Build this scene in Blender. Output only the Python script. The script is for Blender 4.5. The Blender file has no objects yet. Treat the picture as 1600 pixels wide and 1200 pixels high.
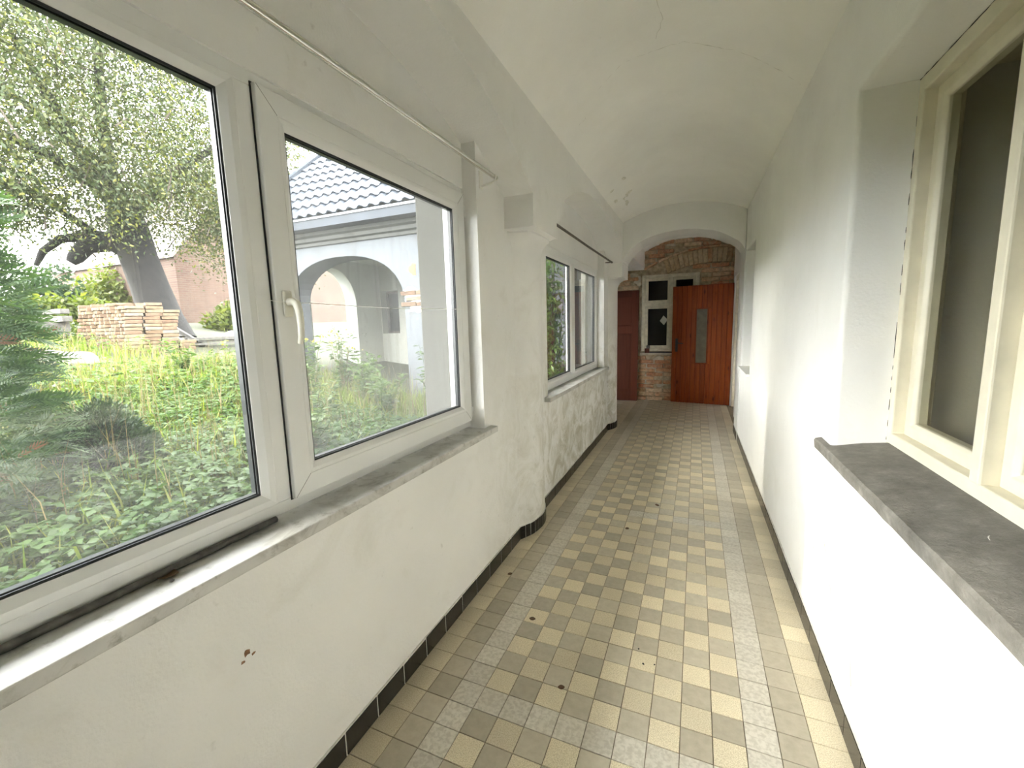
import bpy, bmesh, math, random
import numpy as np
from mathutils import Vector, Matrix

random.seed(7)
RNG = np.random.default_rng(11)
SC = bpy.context.scene
COL = SC.collection
PI = math.pi

# ------------------------------------------------------------------ camera
cam_d = bpy.data.cameras.new('camera')
cam_d.sensor_width = 36.0
cam_d.lens = 36.0 * 668.0 / 1600.0
cam_d.clip_start = 0.02
cam_d.clip_end = 400
cam = bpy.data.objects.new('camera', cam_d)
COL.objects.link(cam)
cr, cd, cf = (0.919489, 0.392221, -0.026511), (0.029542, -0.136188, -0.990242), (-0.392004, 0.909734, -0.136810)
cam.matrix_world = Matrix(((cr[0], -cd[0], -cf[0], 0.0), (cr[1], -cd[1], -cf[1], 0.0),
                           (cr[2], -cd[2], -cf[2], 1.5), (0, 0, 0, 1)))
SC.camera = cam

# ------------------------------------------------------------------ view / light
SC.view_settings.view_transform = 'Standard'
SC.view_settings.look = 'None'
SC.view_settings.exposure = 4.05
SC.view_settings.gamma = 1.0
SC.view_settings.use_curve_mapping = False
SC.cycles.max_bounces = 14
SC.cycles.diffuse_bounces = 9
SC.cycles.glossy_bounces = 4
SC.cycles.transmission_bounces = 8
SC.cycles.transparent_max_bounces = 24
SC.cycles.sample_clamp_indirect = 6.0
SC.cycles.caustics_reflective = False
SC.cycles.caustics_refractive = False

SKY_STRENGTH = 2.1
SUN_STRENGTH = 0.22
world = bpy.data.worlds.new('sky')
SC.world = world
world.use_nodes = True
nt = world.node_tree
nt.nodes.clear()
tc = nt.nodes.new('ShaderNodeTexCoord')
mp = nt.nodes.new('ShaderNodeMapping')
mp.inputs['Scale'].default_value = (1.0, 1.0, 2.2)
ns = nt.nodes.new('ShaderNodeTexNoise')
ns.inputs['Scale'].default_value = 2.6
ns.inputs['Detail'].default_value = 7
ns.inputs['Roughness'].default_value = 0.58
rp = nt.nodes.new('ShaderNodeValToRGB')
rp.color_ramp.elements[0].position = 0.30
rp.color_ramp.elements[0].color = (0.48, 0.66, 0.97, 1)
rp.color_ramp.elements[1].position = 0.52
rp.color_ramp.elements[1].color = (1.03, 1.0, 0.95, 1)
bgn = nt.nodes.new('ShaderNodeBackground')
bgn.inputs['Strength'].default_value = SKY_STRENGTH
wo = nt.nodes.new('ShaderNodeOutputWorld')
nt.links.new(tc.outputs['Generated'], mp.inputs['Vector'])
nt.links.new(mp.outputs['Vector'], ns.inputs['Vector'])
nt.links.new(ns.outputs['Fac'], rp.inputs['Fac'])
nt.links.new(rp.outputs['Color'], bgn.inputs['Color'])
nt.links.new(bgn.outputs['Background'], wo.inputs['Surface'])

sun_d = bpy.data.lights.new('sun', 'SUN')
sun_d.energy = SUN_STRENGTH
sun_d.angle = math.radians(2.4)
sun_d.color = (1.0, 0.95, 0.86)
sun = bpy.data.objects.new('sun', sun_d)
COL.objects.link(sun)
SUN_DIR = Vector((1.78, 0.40, -1.165)).normalized()
sun.rotation_euler = SUN_DIR.to_track_quat('-Z', 'Y').to_euler()
sun.location = (-20, -5, 20)


# ------------------------------------------------------------------ mesh helpers
class MB:
    def __init__(s):
        s.v, s.f, s.m = [], [], []

    def add(s, vs, fs, mi=0):
        o = len(s.v)
        s.v += [tuple(p) for p in vs]
        for f in fs:
            s.f.append(tuple(i + o for i in f))
            s.m.append(mi)
        return s

    def hexa(s, c, mi=0):
        return s.add(c, [(0, 3, 2, 1), (4, 5, 6, 7), (0, 1, 5, 4), (1, 2, 6, 5), (2, 3, 7, 6), (3, 0, 4, 7)], mi)

    def box(s, x0, x1, y0, y1, z0, z1, mi=0):
        return s.hexa([(x0, y0, z0), (x1, y0, z0), (x1, y1, z0), (x0, y1, z0),
                       (x0, y0, z1), (x1, y0, z1), (x1, y1, z1), (x0, y1, z1)], mi)

    def tube(s, pts, rad, n=10, mi=0, cap=True):
        pts = [Vector(p) for p in pts]
        if not hasattr(rad, '__len__'):
            rad = [rad] * len(pts)
        t = (pts[1] - pts[0]).normalized()
        up = Vector((0, 0, 1)) if abs(t.z) < 0.9 else Vector((1, 0, 0))
        a = t.cross(up).normalized()
        rings = []
        for i, p in enumerate(pts):
            if i == 0:
                t = pts[1] - pts[0]
            elif i == len(pts) - 1:
                t = pts[-1] - pts[-2]
            else:
                t = pts[i + 1] - pts[i - 1]
            t.normalize()
            a = (a - t * a.dot(t)).normalized()
            b = t.cross(a)
            rings.append([p + (a * math.cos(2 * PI * k / n) + b * math.sin(2 * PI * k / n)) * rad[i] for k in range(n)])
        vs = [q for r in rings for q in r]
        fs = []
        for i in range(len(pts) - 1):
            for k in range(n):
                k2 = (k + 1) % n
                fs.append((i * n + k, i * n + k2, (i + 1) * n + k2, (i + 1) * n + k))
        if cap:
            fs.append(tuple(range(n - 1, -1, -1)))
            fs.append(tuple((len(pts) - 1) * n + k for k in range(n)))
        return s.add(vs, fs, mi)

    def loft(s, loops, mi=0, closed=False, capends=False):
        n = len(loops[0])
        vs = [p for l in loops for p in l]
        fs = []
        L = len(loops)
        for i in range(L if closed else L - 1):
            j = (i + 1) % L
            for k in range(n):
                k2 = (k + 1) % n
                fs.append((i * n + k, i * n + k2, j * n + k2, j * n + k))
        if capends:
            fs.append(tuple(range(n - 1, -1, -1)))
            fs.append(tuple((L - 1) * n + k for k in range(n)))
        return s.add(vs, fs, mi)

    def ring(s, a0, a1, b0, b1, prof, axis='x', mi=0):
        """closed mitred rectangular frame; prof = [(inset, depth), ...] around the section"""
        loops = []
        for (ins, d) in prof:
            c = [(a0 + ins, b0 + ins), (a1 - ins, b0 + ins), (a1 - ins, b1 - ins), (a0 + ins, b1 - ins)]
            loops.append([(d, a, b) if axis == 'x' else (a, d, b) for a, b in c])
        return s.loft(loops, mi, closed=True)

    def columns(s, pts, top, d0, d1, axis='x', mi=0):
        """solid over a lower outline pts=[(a,z)...]; from the outline up to top, depth d0..d1"""
        def P(a, z, d):
            return (d, a, z) if axis == 'x' else (a, d, z)
        n = len(pts)
        vs = []
        for (a, z) in pts:
            vs += [P(a, z, d0), P(a, z, d1), P(a, top, d1), P(a, top, d0)]
        fs = []
        for i in range(n - 1):
            o, q = 4 * i, 4 * (i + 1)
            flat = abs(pts[i][0] - pts[i + 1][0]) < 1e-6
            fs.append((o, o + 1, q + 1, q))
            if not flat:
                fs += [(o + 3, o, q, q + 3), (o + 1, o + 2, q + 2, q + 1), (o + 2, o + 3, q + 3, q + 2)]
            else:
                fs += []
        fs += [(0, 3, 2, 1), (4 * n - 4, 4 * n - 3, 4 * n - 2, 4 * n - 1)]
        return s.add(vs, fs, mi)

    def build(s, name, mats, parent=None, smooth=False, bevel=0.0, fix=True, auto=None, seg=2):
        me = bpy.data.meshes.new(name)
        me.from_pydata(s.v, [], s.f)
        if not isinstance(mats, (list, tuple)):
            mats = [mats]
        for m in mats:
            me.materials.append(m)
        if len(mats) > 1:
            me.polygons.foreach_set('material_index', s.m)
        if fix:
            bm = bmesh.new()
            bm.from_mesh(me)
            bmesh.ops.recalc_face_normals(bm, faces=bm.faces)
            bm.to_mesh(me)
            bm.free()
        me.update()
        if smooth:
            me.polygons.foreach_set('use_smooth', [True] * len(me.polygons))
        if auto is not None:
            me.set_sharp_from_angle(angle=math.radians(auto))
        o = bpy.data.objects.new(name, me)
        COL.objects.link(o)
        if parent is not None:
            o.parent = parent
        if bevel > 0:
            b = o.modifiers.new('bevel', 'BEVEL')
            b.width = bevel
            b.segments = seg
            b.limit_method = 'ANGLE'
            b.angle_limit = math.radians(40)
        return o


def tag(o, label=None, cat=None, group=None, kind=None):
    if label:
        o['label'] = label
    if cat:
        o['category'] = cat
    if group:
        o['group'] = group
    if kind:
        o['kind'] = kind
    return o


def empty(name, loc=(0, 0, 0), rz=0.0):
    o = bpy.data.objects.new(name, None)
    o.empty_display_size = 0.1
    COL.objects.link(o)
    o.location = loc
    o.rotation_euler = (0, 0, rz)
    return o


def link_copy(src_me, name, parent=None, loc=None, rot=None, scale=None):
    o = bpy.data.objects.new(name, src_me)
    COL.objects.link(o)
    if parent is not None:
        o.parent = parent
    if loc is not None:
        o.location = loc
    if rot is not None:
        o.rotation_euler = rot
    if scale is not None:
        o.scale = scale
    return o


def raw_mesh(name, v, f, mat, parent=None, smooth=False):
    me = bpy.data.meshes.new(name)
    v = np.asarray(v, dtype=np.float32)
    f = np.asarray(f, dtype=np.int32)
    k = f.shape[1]
    me.vertices.add(len(v))
    me.vertices.foreach_set('co', v.ravel())
    me.loops.add(f.size)
    me.loops.foreach_set('vertex_index', f.ravel())
    me.polygons.add(len(f))
    me.polygons.foreach_set('loop_start', np.arange(0, f.size, k, dtype=np.int32))
    me.update(calc_edges=True)
    me.materials.append(mat)
    if smooth:
        me.polygons.foreach_set('use_smooth', [True] * len(f))
    o = bpy.data.objects.new(name, me)
    COL.objects.link(o)
    if parent is not None:
        o.parent = parent
    return o


# ------------------------------------------------------------------ material helpers
def new_mat(name):
    m = bpy.data.materials.new(name)
    m.use_nodes = True
    n = m.node_tree
    b = n.nodes['Principled BSDF']
    return m, n, b


def N(n, t, **kw):
    x = n.nodes.new(t)
    for k, v in kw.items():
        if k in x.inputs:
            x.inputs[k].default_value = v
        else:
            setattr(x, k, v)
    return x


def ramp(n, fac, stops):
    r = n.nodes.new('ShaderNodeValToRGB')
    e = r.color_ramp.elements
    while len(e) < len(stops):
        e.new(0.5)
    for i, (p, c) in enumerate(stops):
        e[i].position = p
        e[i].color = (c[0], c[1], c[2], 1) if hasattr(c, '__len__') else (c, c, c, 1)
    n.links.new(fac, r.inputs['Fac'])
    return r.outputs['Color']


def mix(n, fac, a, b, mode='MIX'):
    x = n.nodes.new('ShaderNodeMix')
    x.data_type = 'RGBA'
    x.blend_type = mode
    for inp, val in ((x.inputs[0], fac), (x.inputs[6], a), (x.inputs[7], b)):
        if hasattr(val, 'is_linked') or hasattr(val, 'links'):
            n.links.new(val, inp)
        elif hasattr(val, '__len__'):
            inp.default_value = (val[0], val[1], val[2], 1)
        else:
            inp.default_value = val
    return x.outputs[2]


def pos(n):
    return n.nodes.new('ShaderNodeNewGeometry').outputs['Position']


def noise(n, vec, scale, detail=4, rough=0.55, dist=0.0):
    x = N(n, 'ShaderNodeTexNoise', Scale=scale, Detail=detail, Roughness=rough, Distortion=dist)
    n.links.new(vec, x.inputs['Vector'])
    return x.outputs['Fac']


def bump(n, b, h, strength=0.2, dist=0.01):
    x = N(n, 'ShaderNodeBump', Strength=strength, Distance=dist)
    n.links.new(h, x.inputs['Height'])
    n.links.new(x.outputs['Normal'], b.inputs['Normal'])


def simple(name, col, rough=0.6, metal=0.0, var=0.0, vscale=8.0, bmp=0.0, bscale=40.0, spec=0.5):
    m, n, b = new_mat(name)
    b.inputs['Roughness'].default_value = rough
    b.inputs['Metallic'].default_value = metal
    b.inputs['Specular IOR Level'].default_value = spec
    if var > 0 or bmp > 0:
        tcn = n.nodes.new('ShaderNodeTexCoord').outputs['Object']
    if var > 0:
        f = noise(n, tcn, vscale, 5)
        lo = tuple(max(0, c * (1 - var)) for c in col)
        hi = tuple(min(1, c * (1 + var)) for c in col)
        n.links.new(ramp(n, f, [(0.3, lo), (0.7, hi)]), b.inputs['Base Color'])
    else:
        b.inputs['Base Color'].default_value = (*col, 1)
    if bmp > 0:
        bump(n, b, noise(n, tcn, bscale, 4), bmp, 0.01)
    return m


def rand_mat(name, cols, rough=0.8, use='object', bmp=0.0, bscale=60, grain=0.15, gscale=30, smear=None):
    """colour picked per object / mesh island at random from a ramp"""
    m, n, b = new_mat(name)
    b.inputs['Roughness'].default_value = rough
    if use == 'object':
        r = n.nodes.new('ShaderNodeObjectInfo').outputs['Random']
    else:
        r = n.nodes.new('ShaderNodeNewGeometry').outputs['Random Per Island']
    k = len(cols)
    c = ramp(n, r, [(i / max(1, k - 1), cols[i]) for i in range(k)])
    p = pos(n)
    g = noise(n, p, gscale, 4)
    gc = ramp(n, g, [(0.3, 1 - grain), (0.7, 1 + grain)])
    c2 = mix(n, 1.0, c, gc, 'MULTIPLY')
    if smear:
        c2 = mix(n, ramp(n, noise(n, p, 6.0, 7, 0.7, 0.8), [(0.46, 0.0), (0.64, 0.75)]), c2, smear)
    n.links.new(c2, b.inputs['Base Color'])
    if bmp:
        bump(n, b, noise(n, p, bscale, 5), bmp, 0.01)
    return m


def leaf_mat(name, cols, trans=0.35, rough=0.5, spec=0.3):
    m, n, b = new_mat(name)
    b.inputs['Roughness'].default_value = rough
    b.inputs['Specular IOR Level'].default_value = spec
    r = n.nodes.new('ShaderNodeNewGeometry').outputs['Random Per Island']
    k = len(cols)
    c = ramp(n, r, [(i / max(1, k - 1), cols[i]) for i in range(k)])
    n.links.new(c, b.inputs['Base Color'])
    tr = n.nodes.new('ShaderNodeBsdfTranslucent')
    n.links.new(mix(n, 1.0, c, (1.25, 1.3, 0.6), 'MULTIPLY'), tr.inputs['Color'])
    ms = n.nodes.new('ShaderNodeMixShader')
    ms.inputs[0].default_value = trans
    n.links.new(b.outputs[0], ms.inputs[1])
    n.links.new(tr.outputs[0], ms.inputs[2])
    n.links.new(ms.outputs[0], n.nodes['Material Output'].inputs['Surface'])
    return m


def glass_mat(name, tint=(0.985, 0.995, 0.985), dust=0.03, speck=0.0, streak=False, refl=1.0, rough=0.0):
    m, n, b = new_mat(name)
    n.nodes.remove(b)
    tr = n.nodes.new('ShaderNodeBsdfTransparent')
    tr.inputs['Color'].default_value = (*tint, 1)
    gl = n.nodes.new('ShaderNodeBsdfGlossy')
    gl.inputs['Roughness'].default_value = rough
    gl.inputs['Color'].default_value = (refl, refl, refl, 1)
    fr = N(n, 'ShaderNodeFresnel', IOR=1.5)
    # the same reflectance from both sides of the thin pane
    bf = N(n, 'ShaderNodeMath', operation='MULTIPLY_ADD')
    n.links.new(n.nodes.new('ShaderNodeNewGeometry').outputs['Backfacing'], bf.inputs[0])
    bf.inputs[1].default_value = 1 / 1.5 - 1.5
    bf.inputs[2].default_value = 1.5
    n.links.new(bf.outputs[0], fr.inputs['IOR'])
    m1 = n.nodes.new('ShaderNodeMixShader')
    n.links.new(fr.outputs[0], m1.inputs[0])
    n.links.new(tr.outputs[0], m1.inputs[1])
    n.links.new(gl.outputs[0], m1.inputs[2])
    df = n.nodes.new('ShaderNodeBsdfDiffuse')
    df.inputs['Color'].default_value = (0.17, 0.174, 0.176, 1)
    tl = n.nodes.new('ShaderNodeBsdfTranslucent')
    tl.inputs['Color'].default_value = (0.18, 0.184, 0.19, 1)
    md = n.nodes.new('ShaderNodeMixShader')
    md.inputs[0].default_value = 0.65
    n.links.new(df.outputs[0], md.inputs[1])
    n.links.new(tl.outputs[0], md.inputs[2])
    p = pos(n)
    big = noise(n, p, 1.6, 3)
    fac = ramp(n, big, [(0.3, dust * 0.55), (0.75, dust * 1.35)])
    if speck > 0:
        vo = N(n, 'ShaderNodeTexVoronoi', Scale=55.0)
        n.links.new(p, vo.inputs['Vector'])
        sp = ramp(n, vo.outputs['Distance'], [(0.05, speck), (0.14, 0.0)])
        msk = ramp(n, noise(n, p, 7.0, 3), [(0.5, 0.0), (0.62, 1.0)])
        fac = mix(n, 1.0, fac, mix(n, 1.0, sp, msk, 'MULTIPLY'), 'ADD')
    if streak:
        mpn = N(n, 'ShaderNodeMapping')
        mpn.inputs['Scale'].default_value = (22, 22, 1.3)
        n.links.new(p, mpn.inputs['Vector'])
        st = ramp(n, noise(n, mpn.outputs[0], 1.0, 4), [(0.56, 0.0), (0.78, 0.14)])
        fac = mix(n, 1.0, fac, st, 'ADD')
    m2 = n.nodes.new('ShaderNodeMixShader')
    n.links.new(fac, m2.inputs[0])
    n.links.new(m1.outputs[0], m2.inputs[1])
    n.links.new(md.outputs[0], m2.inputs[2])
    n.links.new(m2.outputs[0], n.nodes['Material Output'].inputs['Surface'])
    return m


def plaster_mat(name, base, stain=(0.52, 0.49, 0.40), amount=0.25, zone=False, grain=0.25, warm=0.06):
    m, n, b = new_mat(name)
    b.inputs['Roughness'].default_value = 0.92
    b.inputs['Specular IOR Level'].default_value = 0.2
    p = pos(n)
    f1 = noise(n, p, 1.3, 4, 0.6)
    c = ramp(n, f1, [(0.3, tuple(x * (1 - warm) for x in base)), (0.7, tuple(min(1, x * (1 + warm * 0.5)) for x in base))])
    f2 = noise(n, p, 3.2, 8, 0.68, 0.6)
    s1 = ramp(n, f2, [(0.56, 0.0), (0.72, amount)])
    c = mix(n, s1, c, stain)
    f3 = noise(n, p, 24.0, 3, 0.5)
    s2 = ramp(n, f3, [(0.70, 0.0), (0.80, amount * 1.3)])
    c = mix(n, s2, c, (0.30, 0.27, 0.22))
    if zone:
        # damp, flaking plaster low on the wall beyond the first pier
        sx = n.nodes.new('ShaderNodeSeparateXYZ')
        n.links.new(p, sx.inputs[0])
        mz = N(n, 'ShaderNodeMapRange')
        mz.inputs[1].default_value = 1.7
        mz.inputs[2].default_value = 0.5
        n.links.new(sx.outputs['Z'], mz.inputs[0])
        my = N(n, 'ShaderNodeMapRange')
        my.inputs[1].default_value = 2.0
        my.inputs[2].default_value = 3.4
        n.links.new(sx.outputs['Y'], my.inputs[0])
        mm = N(n, 'ShaderNodeMath', operation='MULTIPLY')
        n.links.new(mz.outputs[0], mm.inputs[0])
        n.links.new(my.outputs[0], mm.inputs[1])
        f4 = noise(n, p, 4.2, 9, 0.72, 1.2)
        d1 = ramp(n, f4, [(0.42, 0.0), (0.62, 0.85)])
        d1 = mix(n, 1.0, d1, mm.outputs[0], 'MULTIPLY')
        c = mix(n, d1, c, (0.47, 0.44, 0.34))
        f5 = noise(n, p, 7.5, 9, 0.75, 1.5)
        d2 = ramp(n, f5, [(0.58, 0.0), (0.68, 0.8)])
        d2 = mix(n, 1.0, d2, mm.outputs[0], 'MULTIPLY')
        c = mix(n, d2, c, (0.33, 0.31, 0.26))
    n.links.new(c, b.inputs['Base Color'])
    hb = N(n, 'ShaderNodeMath', operation='ADD')
    n.links.new(noise(n, p, 9.0, 5), hb.inputs[0])
    n.links.new(noise(n, p, 90.0, 3), hb.inputs[1])
    bump(n, b, hb.outputs[0], grain, 0.006)
    return m


# ------------------------------------------------------------------ materials
WALL = (0.825, 0.815, 0.788)
M_wall_l = plaster_mat('plaster_left', WALL, amount=0.18, zone=True)
M_wall_r = plaster_mat('plaster_right', (0.83, 0.822, 0.795), amount=0.12)
M_ceil = plaster_mat('plaster_vault', (0.915, 0.90, 0.858), amount=0.05, grain=0.18)
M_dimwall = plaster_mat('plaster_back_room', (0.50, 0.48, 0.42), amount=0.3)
M_render = plaster_mat('rough_render', (0.0792, 0.0783, 0.0702), amount=0.2, grain=0.3)
M_render2 = plaster_mat('pale_render', (0.55, 0.53, 0.47), amount=0.2, grain=0.6)
M_loggia = plaster_mat('loggia_plaster', (0.42, 0.425, 0.39), stain=(0.28, 0.27, 0.24), amount=0.5, grain=0.2)
M_facade = plaster_mat('facade_plaster', (0.1062, 0.1139, 0.1232), stain=(0.0680, 0.0646, 0.0578), amount=0.75, grain=0.2)
M_cornice = plaster_mat('cornice_plaster', (0.075, 0.076, 0.072), stain=(0.03, 0.027, 0.022), amount=0.9, grain=0.3)
M_pvc = simple('white_pvc', (0.78, 0.78, 0.76), 0.32, var=0.03, vscale=3)
M_pvc_dirty = simple('dirty_pvc', (0.66, 0.64, 0.58), 0.5, var=0.16, vscale=14)
M_black = simple('black_gasket', (0.012, 0.014, 0.016), 0.5)
M_spacer = simple('glazing_spacer', (0.006, 0.009, 0.012), 0.35)
M_crease = simple('mitre_joint', (0.22, 0.21, 0.19), 0.8)
M_handle = simple('ivory_handle', (0.74, 0.72, 0.62), 0.35)
M_chrome = simple('brushed_steel', (0.72, 0.70, 0.65), 0.2, metal=1.0)
M_darkrod = simple('dark_rod', (0.09, 0.065, 0.05), 0.5, var=0.5, vscale=30)
M_bracket = simple('white_bracket', (0.78, 0.76, 0.70), 0.4)
M_cream = simple('cream_gloss_paint', (0.70, 0.655, 0.52), 0.38, var=0.07, vscale=11, bmp=0.08, bscale=30)
M_cream2 = simple('old_cream_paint', (0.62, 0.58, 0.45), 0.5, var=0.15, vscale=16, bmp=0.1)
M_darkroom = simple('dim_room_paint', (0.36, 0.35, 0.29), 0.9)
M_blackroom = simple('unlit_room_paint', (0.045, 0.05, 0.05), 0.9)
M_string = simple('white_string', (0.85, 0.84, 0.80), 0.9)
M_deadleaf = rand_mat('dead_leaf', [(0.10, 0.055, 0.03), (0.20, 0.12, 0.06), (0.13, 0.08, 0.045)], 0.9)
M_paper = simple('paper', (0.72, 0.71, 0.66), 0.9)
M_crack = simple('crack_grey_brown', (0.34, 0.31, 0.25), 1.0)  # dull grey brown for cracks and scratches
M_flake = simple('flaked_whitewash', (0.74, 0.72, 0.64), 1.0, var=0.2, vscale=25)
M_chip = simple('bare_brown_plaster', (0.23, 0.12, 0.06), 0.95, var=0.4, vscale=60)
M_pane = glass_mat('window_glass', dust=0.03, speck=0.0)
M_pane_dusty = glass_mat('dusty_window_glass', dust=0.13, speck=0.35, streak=True)
M_pane_old = glass_mat('old_window_glass', (0.80, 0.80, 0.72), dust=0.004, refl=0.35)
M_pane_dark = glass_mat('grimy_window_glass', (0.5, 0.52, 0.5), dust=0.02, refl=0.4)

# marble-like window sill
M_sill, n, b = new_mat('pale_marble')
b.inputs['Roughness'].default_value = 0.35
p = pos(n)
c = ramp(n, noise(n, p, 5.0, 7, 0.65, 1.6), [(0.35, (0.37, 0.355, 0.32)), (0.5, (0.54, 0.53, 0.50)), (0.7, (0.60, 0.59, 0.56))])
c = mix(n, ramp(n, noise(n, p, 19.0, 6, 0.7), [(0.55, 0.0), (0.72, 0.75)]), c, (0.19, 0.17, 0.13))
n.links.new(c, b.inputs['Base Color'])
bump(n, b, noise(n, p, 40, 3), 0.06, 0.004)

# rough stone sill
M_stone, n, b = new_mat('rough_grey_stone')
b.inputs['Roughness'].default_value = 0.95
p = pos(n)
c = ramp(n, noise(n, p, 14.0, 8, 0.7), [(0.3, (0.12, 0.112, 0.096)), (0.55, (0.185, 0.175, 0.152)), (0.75, (0.27, 0.258, 0.23))])
n.links.new(c, b.inputs['Base Color'])
bump(n, b, noise(n, p, 70, 6, 0.7), 0.7, 0.01)

TILE = 0.1085
TX0, TY0 = -1.095, 1.415


def tile_mat(name, kind):
    m, n, b = new_mat(name)
    p = pos(n)
    # per-tile variation from the tile's grid cell
    mpn = N(n, 'ShaderNodeMapping')
    mpn.inputs['Location'].default_value = (-TX0 / TILE, -TY0 / TILE, 0)
    mpn.inputs['Scale'].default_value = (1 / TILE, 1 / TILE, 0)
    n.links.new(p, mpn.inputs['Vector'])
    fl = N(n, 'ShaderNodeVectorMath', operation='FLOOR')
    n.links.new(mpn.outputs[0], fl.inputs[0])
    wn = N(n, 'ShaderNodeTexWhiteNoise')
    n.links.new(fl.outputs[0], wn.inputs['Vector'])
    cell = wn.outputs['Value']
    if kind == 'beige':
        fine = noise(n, p, 260.0, 2, 0.6)
        c = ramp(n, fine, [(0.36, (0.561, 0.482, 0.323)), (0.5, (0.732, 0.640, 0.451)), (0.62, (0.817, 0.738, 0.561))])
        c = mix(n, 1.0, c, ramp(n, cell, [(0.0, 0.82), (1.0, 1.08)]), 'MULTIPLY')
    elif kind == 'grey':
        fine = noise(n, p, 30.0, 4, 0.6)
        c = ramp(n, fine, [(0.3, (0.427, 0.397, 0.329)), (0.7, (0.512, 0.482, 0.409))])
        c = mix(n, 1.0, c, ramp(n, cell, [(0.0, (0.86, 0.82, 0.745)), (1.0, (1.17, 1.13, 1.04))]), 'MULTIPLY')
    else:
        fine = noise(n, p, 62.0, 4, 0.55, 0.4)
        c = ramp(n, fine, [(0.40, (0.561, 0.518, 0.433)), (0.58, (0.695, 0.653, 0.561))])
        c = mix(n, 1.0, c, ramp(n, cell, [(0.0, 0.86), (1.0, 1.04)]), 'MULTIPLY')
    # dust and old dirt in soft patches
    dirt = ramp(n, noise(n, p, 2.2, 7, 0.65, 0.8), [(0.45, 0.0), (0.78, 0.40)])
    c = mix(n, dirt, c, (0.47, 0.41, 0.31))
    # greyer, duller floor towards the far end, browner next to the left wall
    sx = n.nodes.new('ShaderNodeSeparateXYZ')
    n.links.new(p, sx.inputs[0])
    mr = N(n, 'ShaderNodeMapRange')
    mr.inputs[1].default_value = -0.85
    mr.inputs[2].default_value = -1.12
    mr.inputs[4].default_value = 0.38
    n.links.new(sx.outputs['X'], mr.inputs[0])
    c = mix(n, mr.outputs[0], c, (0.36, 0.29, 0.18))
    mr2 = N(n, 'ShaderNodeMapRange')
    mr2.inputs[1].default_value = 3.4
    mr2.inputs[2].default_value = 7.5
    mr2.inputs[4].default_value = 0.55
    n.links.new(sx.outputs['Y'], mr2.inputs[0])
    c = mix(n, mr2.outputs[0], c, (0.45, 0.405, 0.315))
    spots = ramp(n, noise(n, p, 75.0, 2), [(0.77, 0.0), (0.80, 0.7)])
    c = mix(n, spots, c, (0.10, 0.085, 0.06))
    n.links.new(c, b.inputs['Base Color'])
    rr = ramp(n, noise(n, p, 6.0, 5), [(0.3, 0.42), (0.7, 0.62)])
    n.links.new(rr, b.inputs['Roughness'])
    bump(n, b, noise(n, p, 120, 3), 0.08, 0.003)
    return m


M_t_beige = tile_mat('tile_beige', 'beige')
M_t_grey = tile_mat('tile_grey', 'grey')
M_t_marb = tile_mat('tile_mottled', 'marb')
M_grout = simple('dark_grout', (0.20, 0.165, 0.11), 0.95, var=0.25, vscale=20)
M_wgrout = simple('white_grout', (0.62, 0.60, 0.55), 0.9, var=0.15, vscale=30)
M_btile = simple('black_glazed_tile', (0.018, 0.016, 0.015), 0.22, var=0.5, vscale=20)

M_brick = rand_mat('old_red_brick', [(0.384, 0.144, 0.072), (0.552, 0.348, 0.204), (0.432, 0.204, 0.114), (0.600, 0.468, 0.312),
                                     (0.480, 0.240, 0.138), (0.564, 0.420, 0.276), (0.360, 0.132, 0.066)], 0.95, bmp=0.6, grain=0.35, gscale=22, smear=(0.55, 0.44, 0.29))
M_brickpale = rand_mat('lime_smeared_brick', [(0.46, 0.36, 0.22), (0.38, 0.27, 0.16), (0.50, 0.41, 0.27), (0.40, 0.22, 0.12)], 0.95, bmp=0.6, grain=0.3, gscale=22, smear=(0.56, 0.46, 0.31))
M_mortar = simple('crumbly_mortar', (0.42, 0.35, 0.24), 0.98, var=0.4, vscale=14, bmp=0.8, bscale=35)
M_oldplaster = simple('remnant_plaster', (0.52, 0.48, 0.38), 0.95, var=0.25, vscale=12, bmp=0.5, bscale=30)


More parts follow.
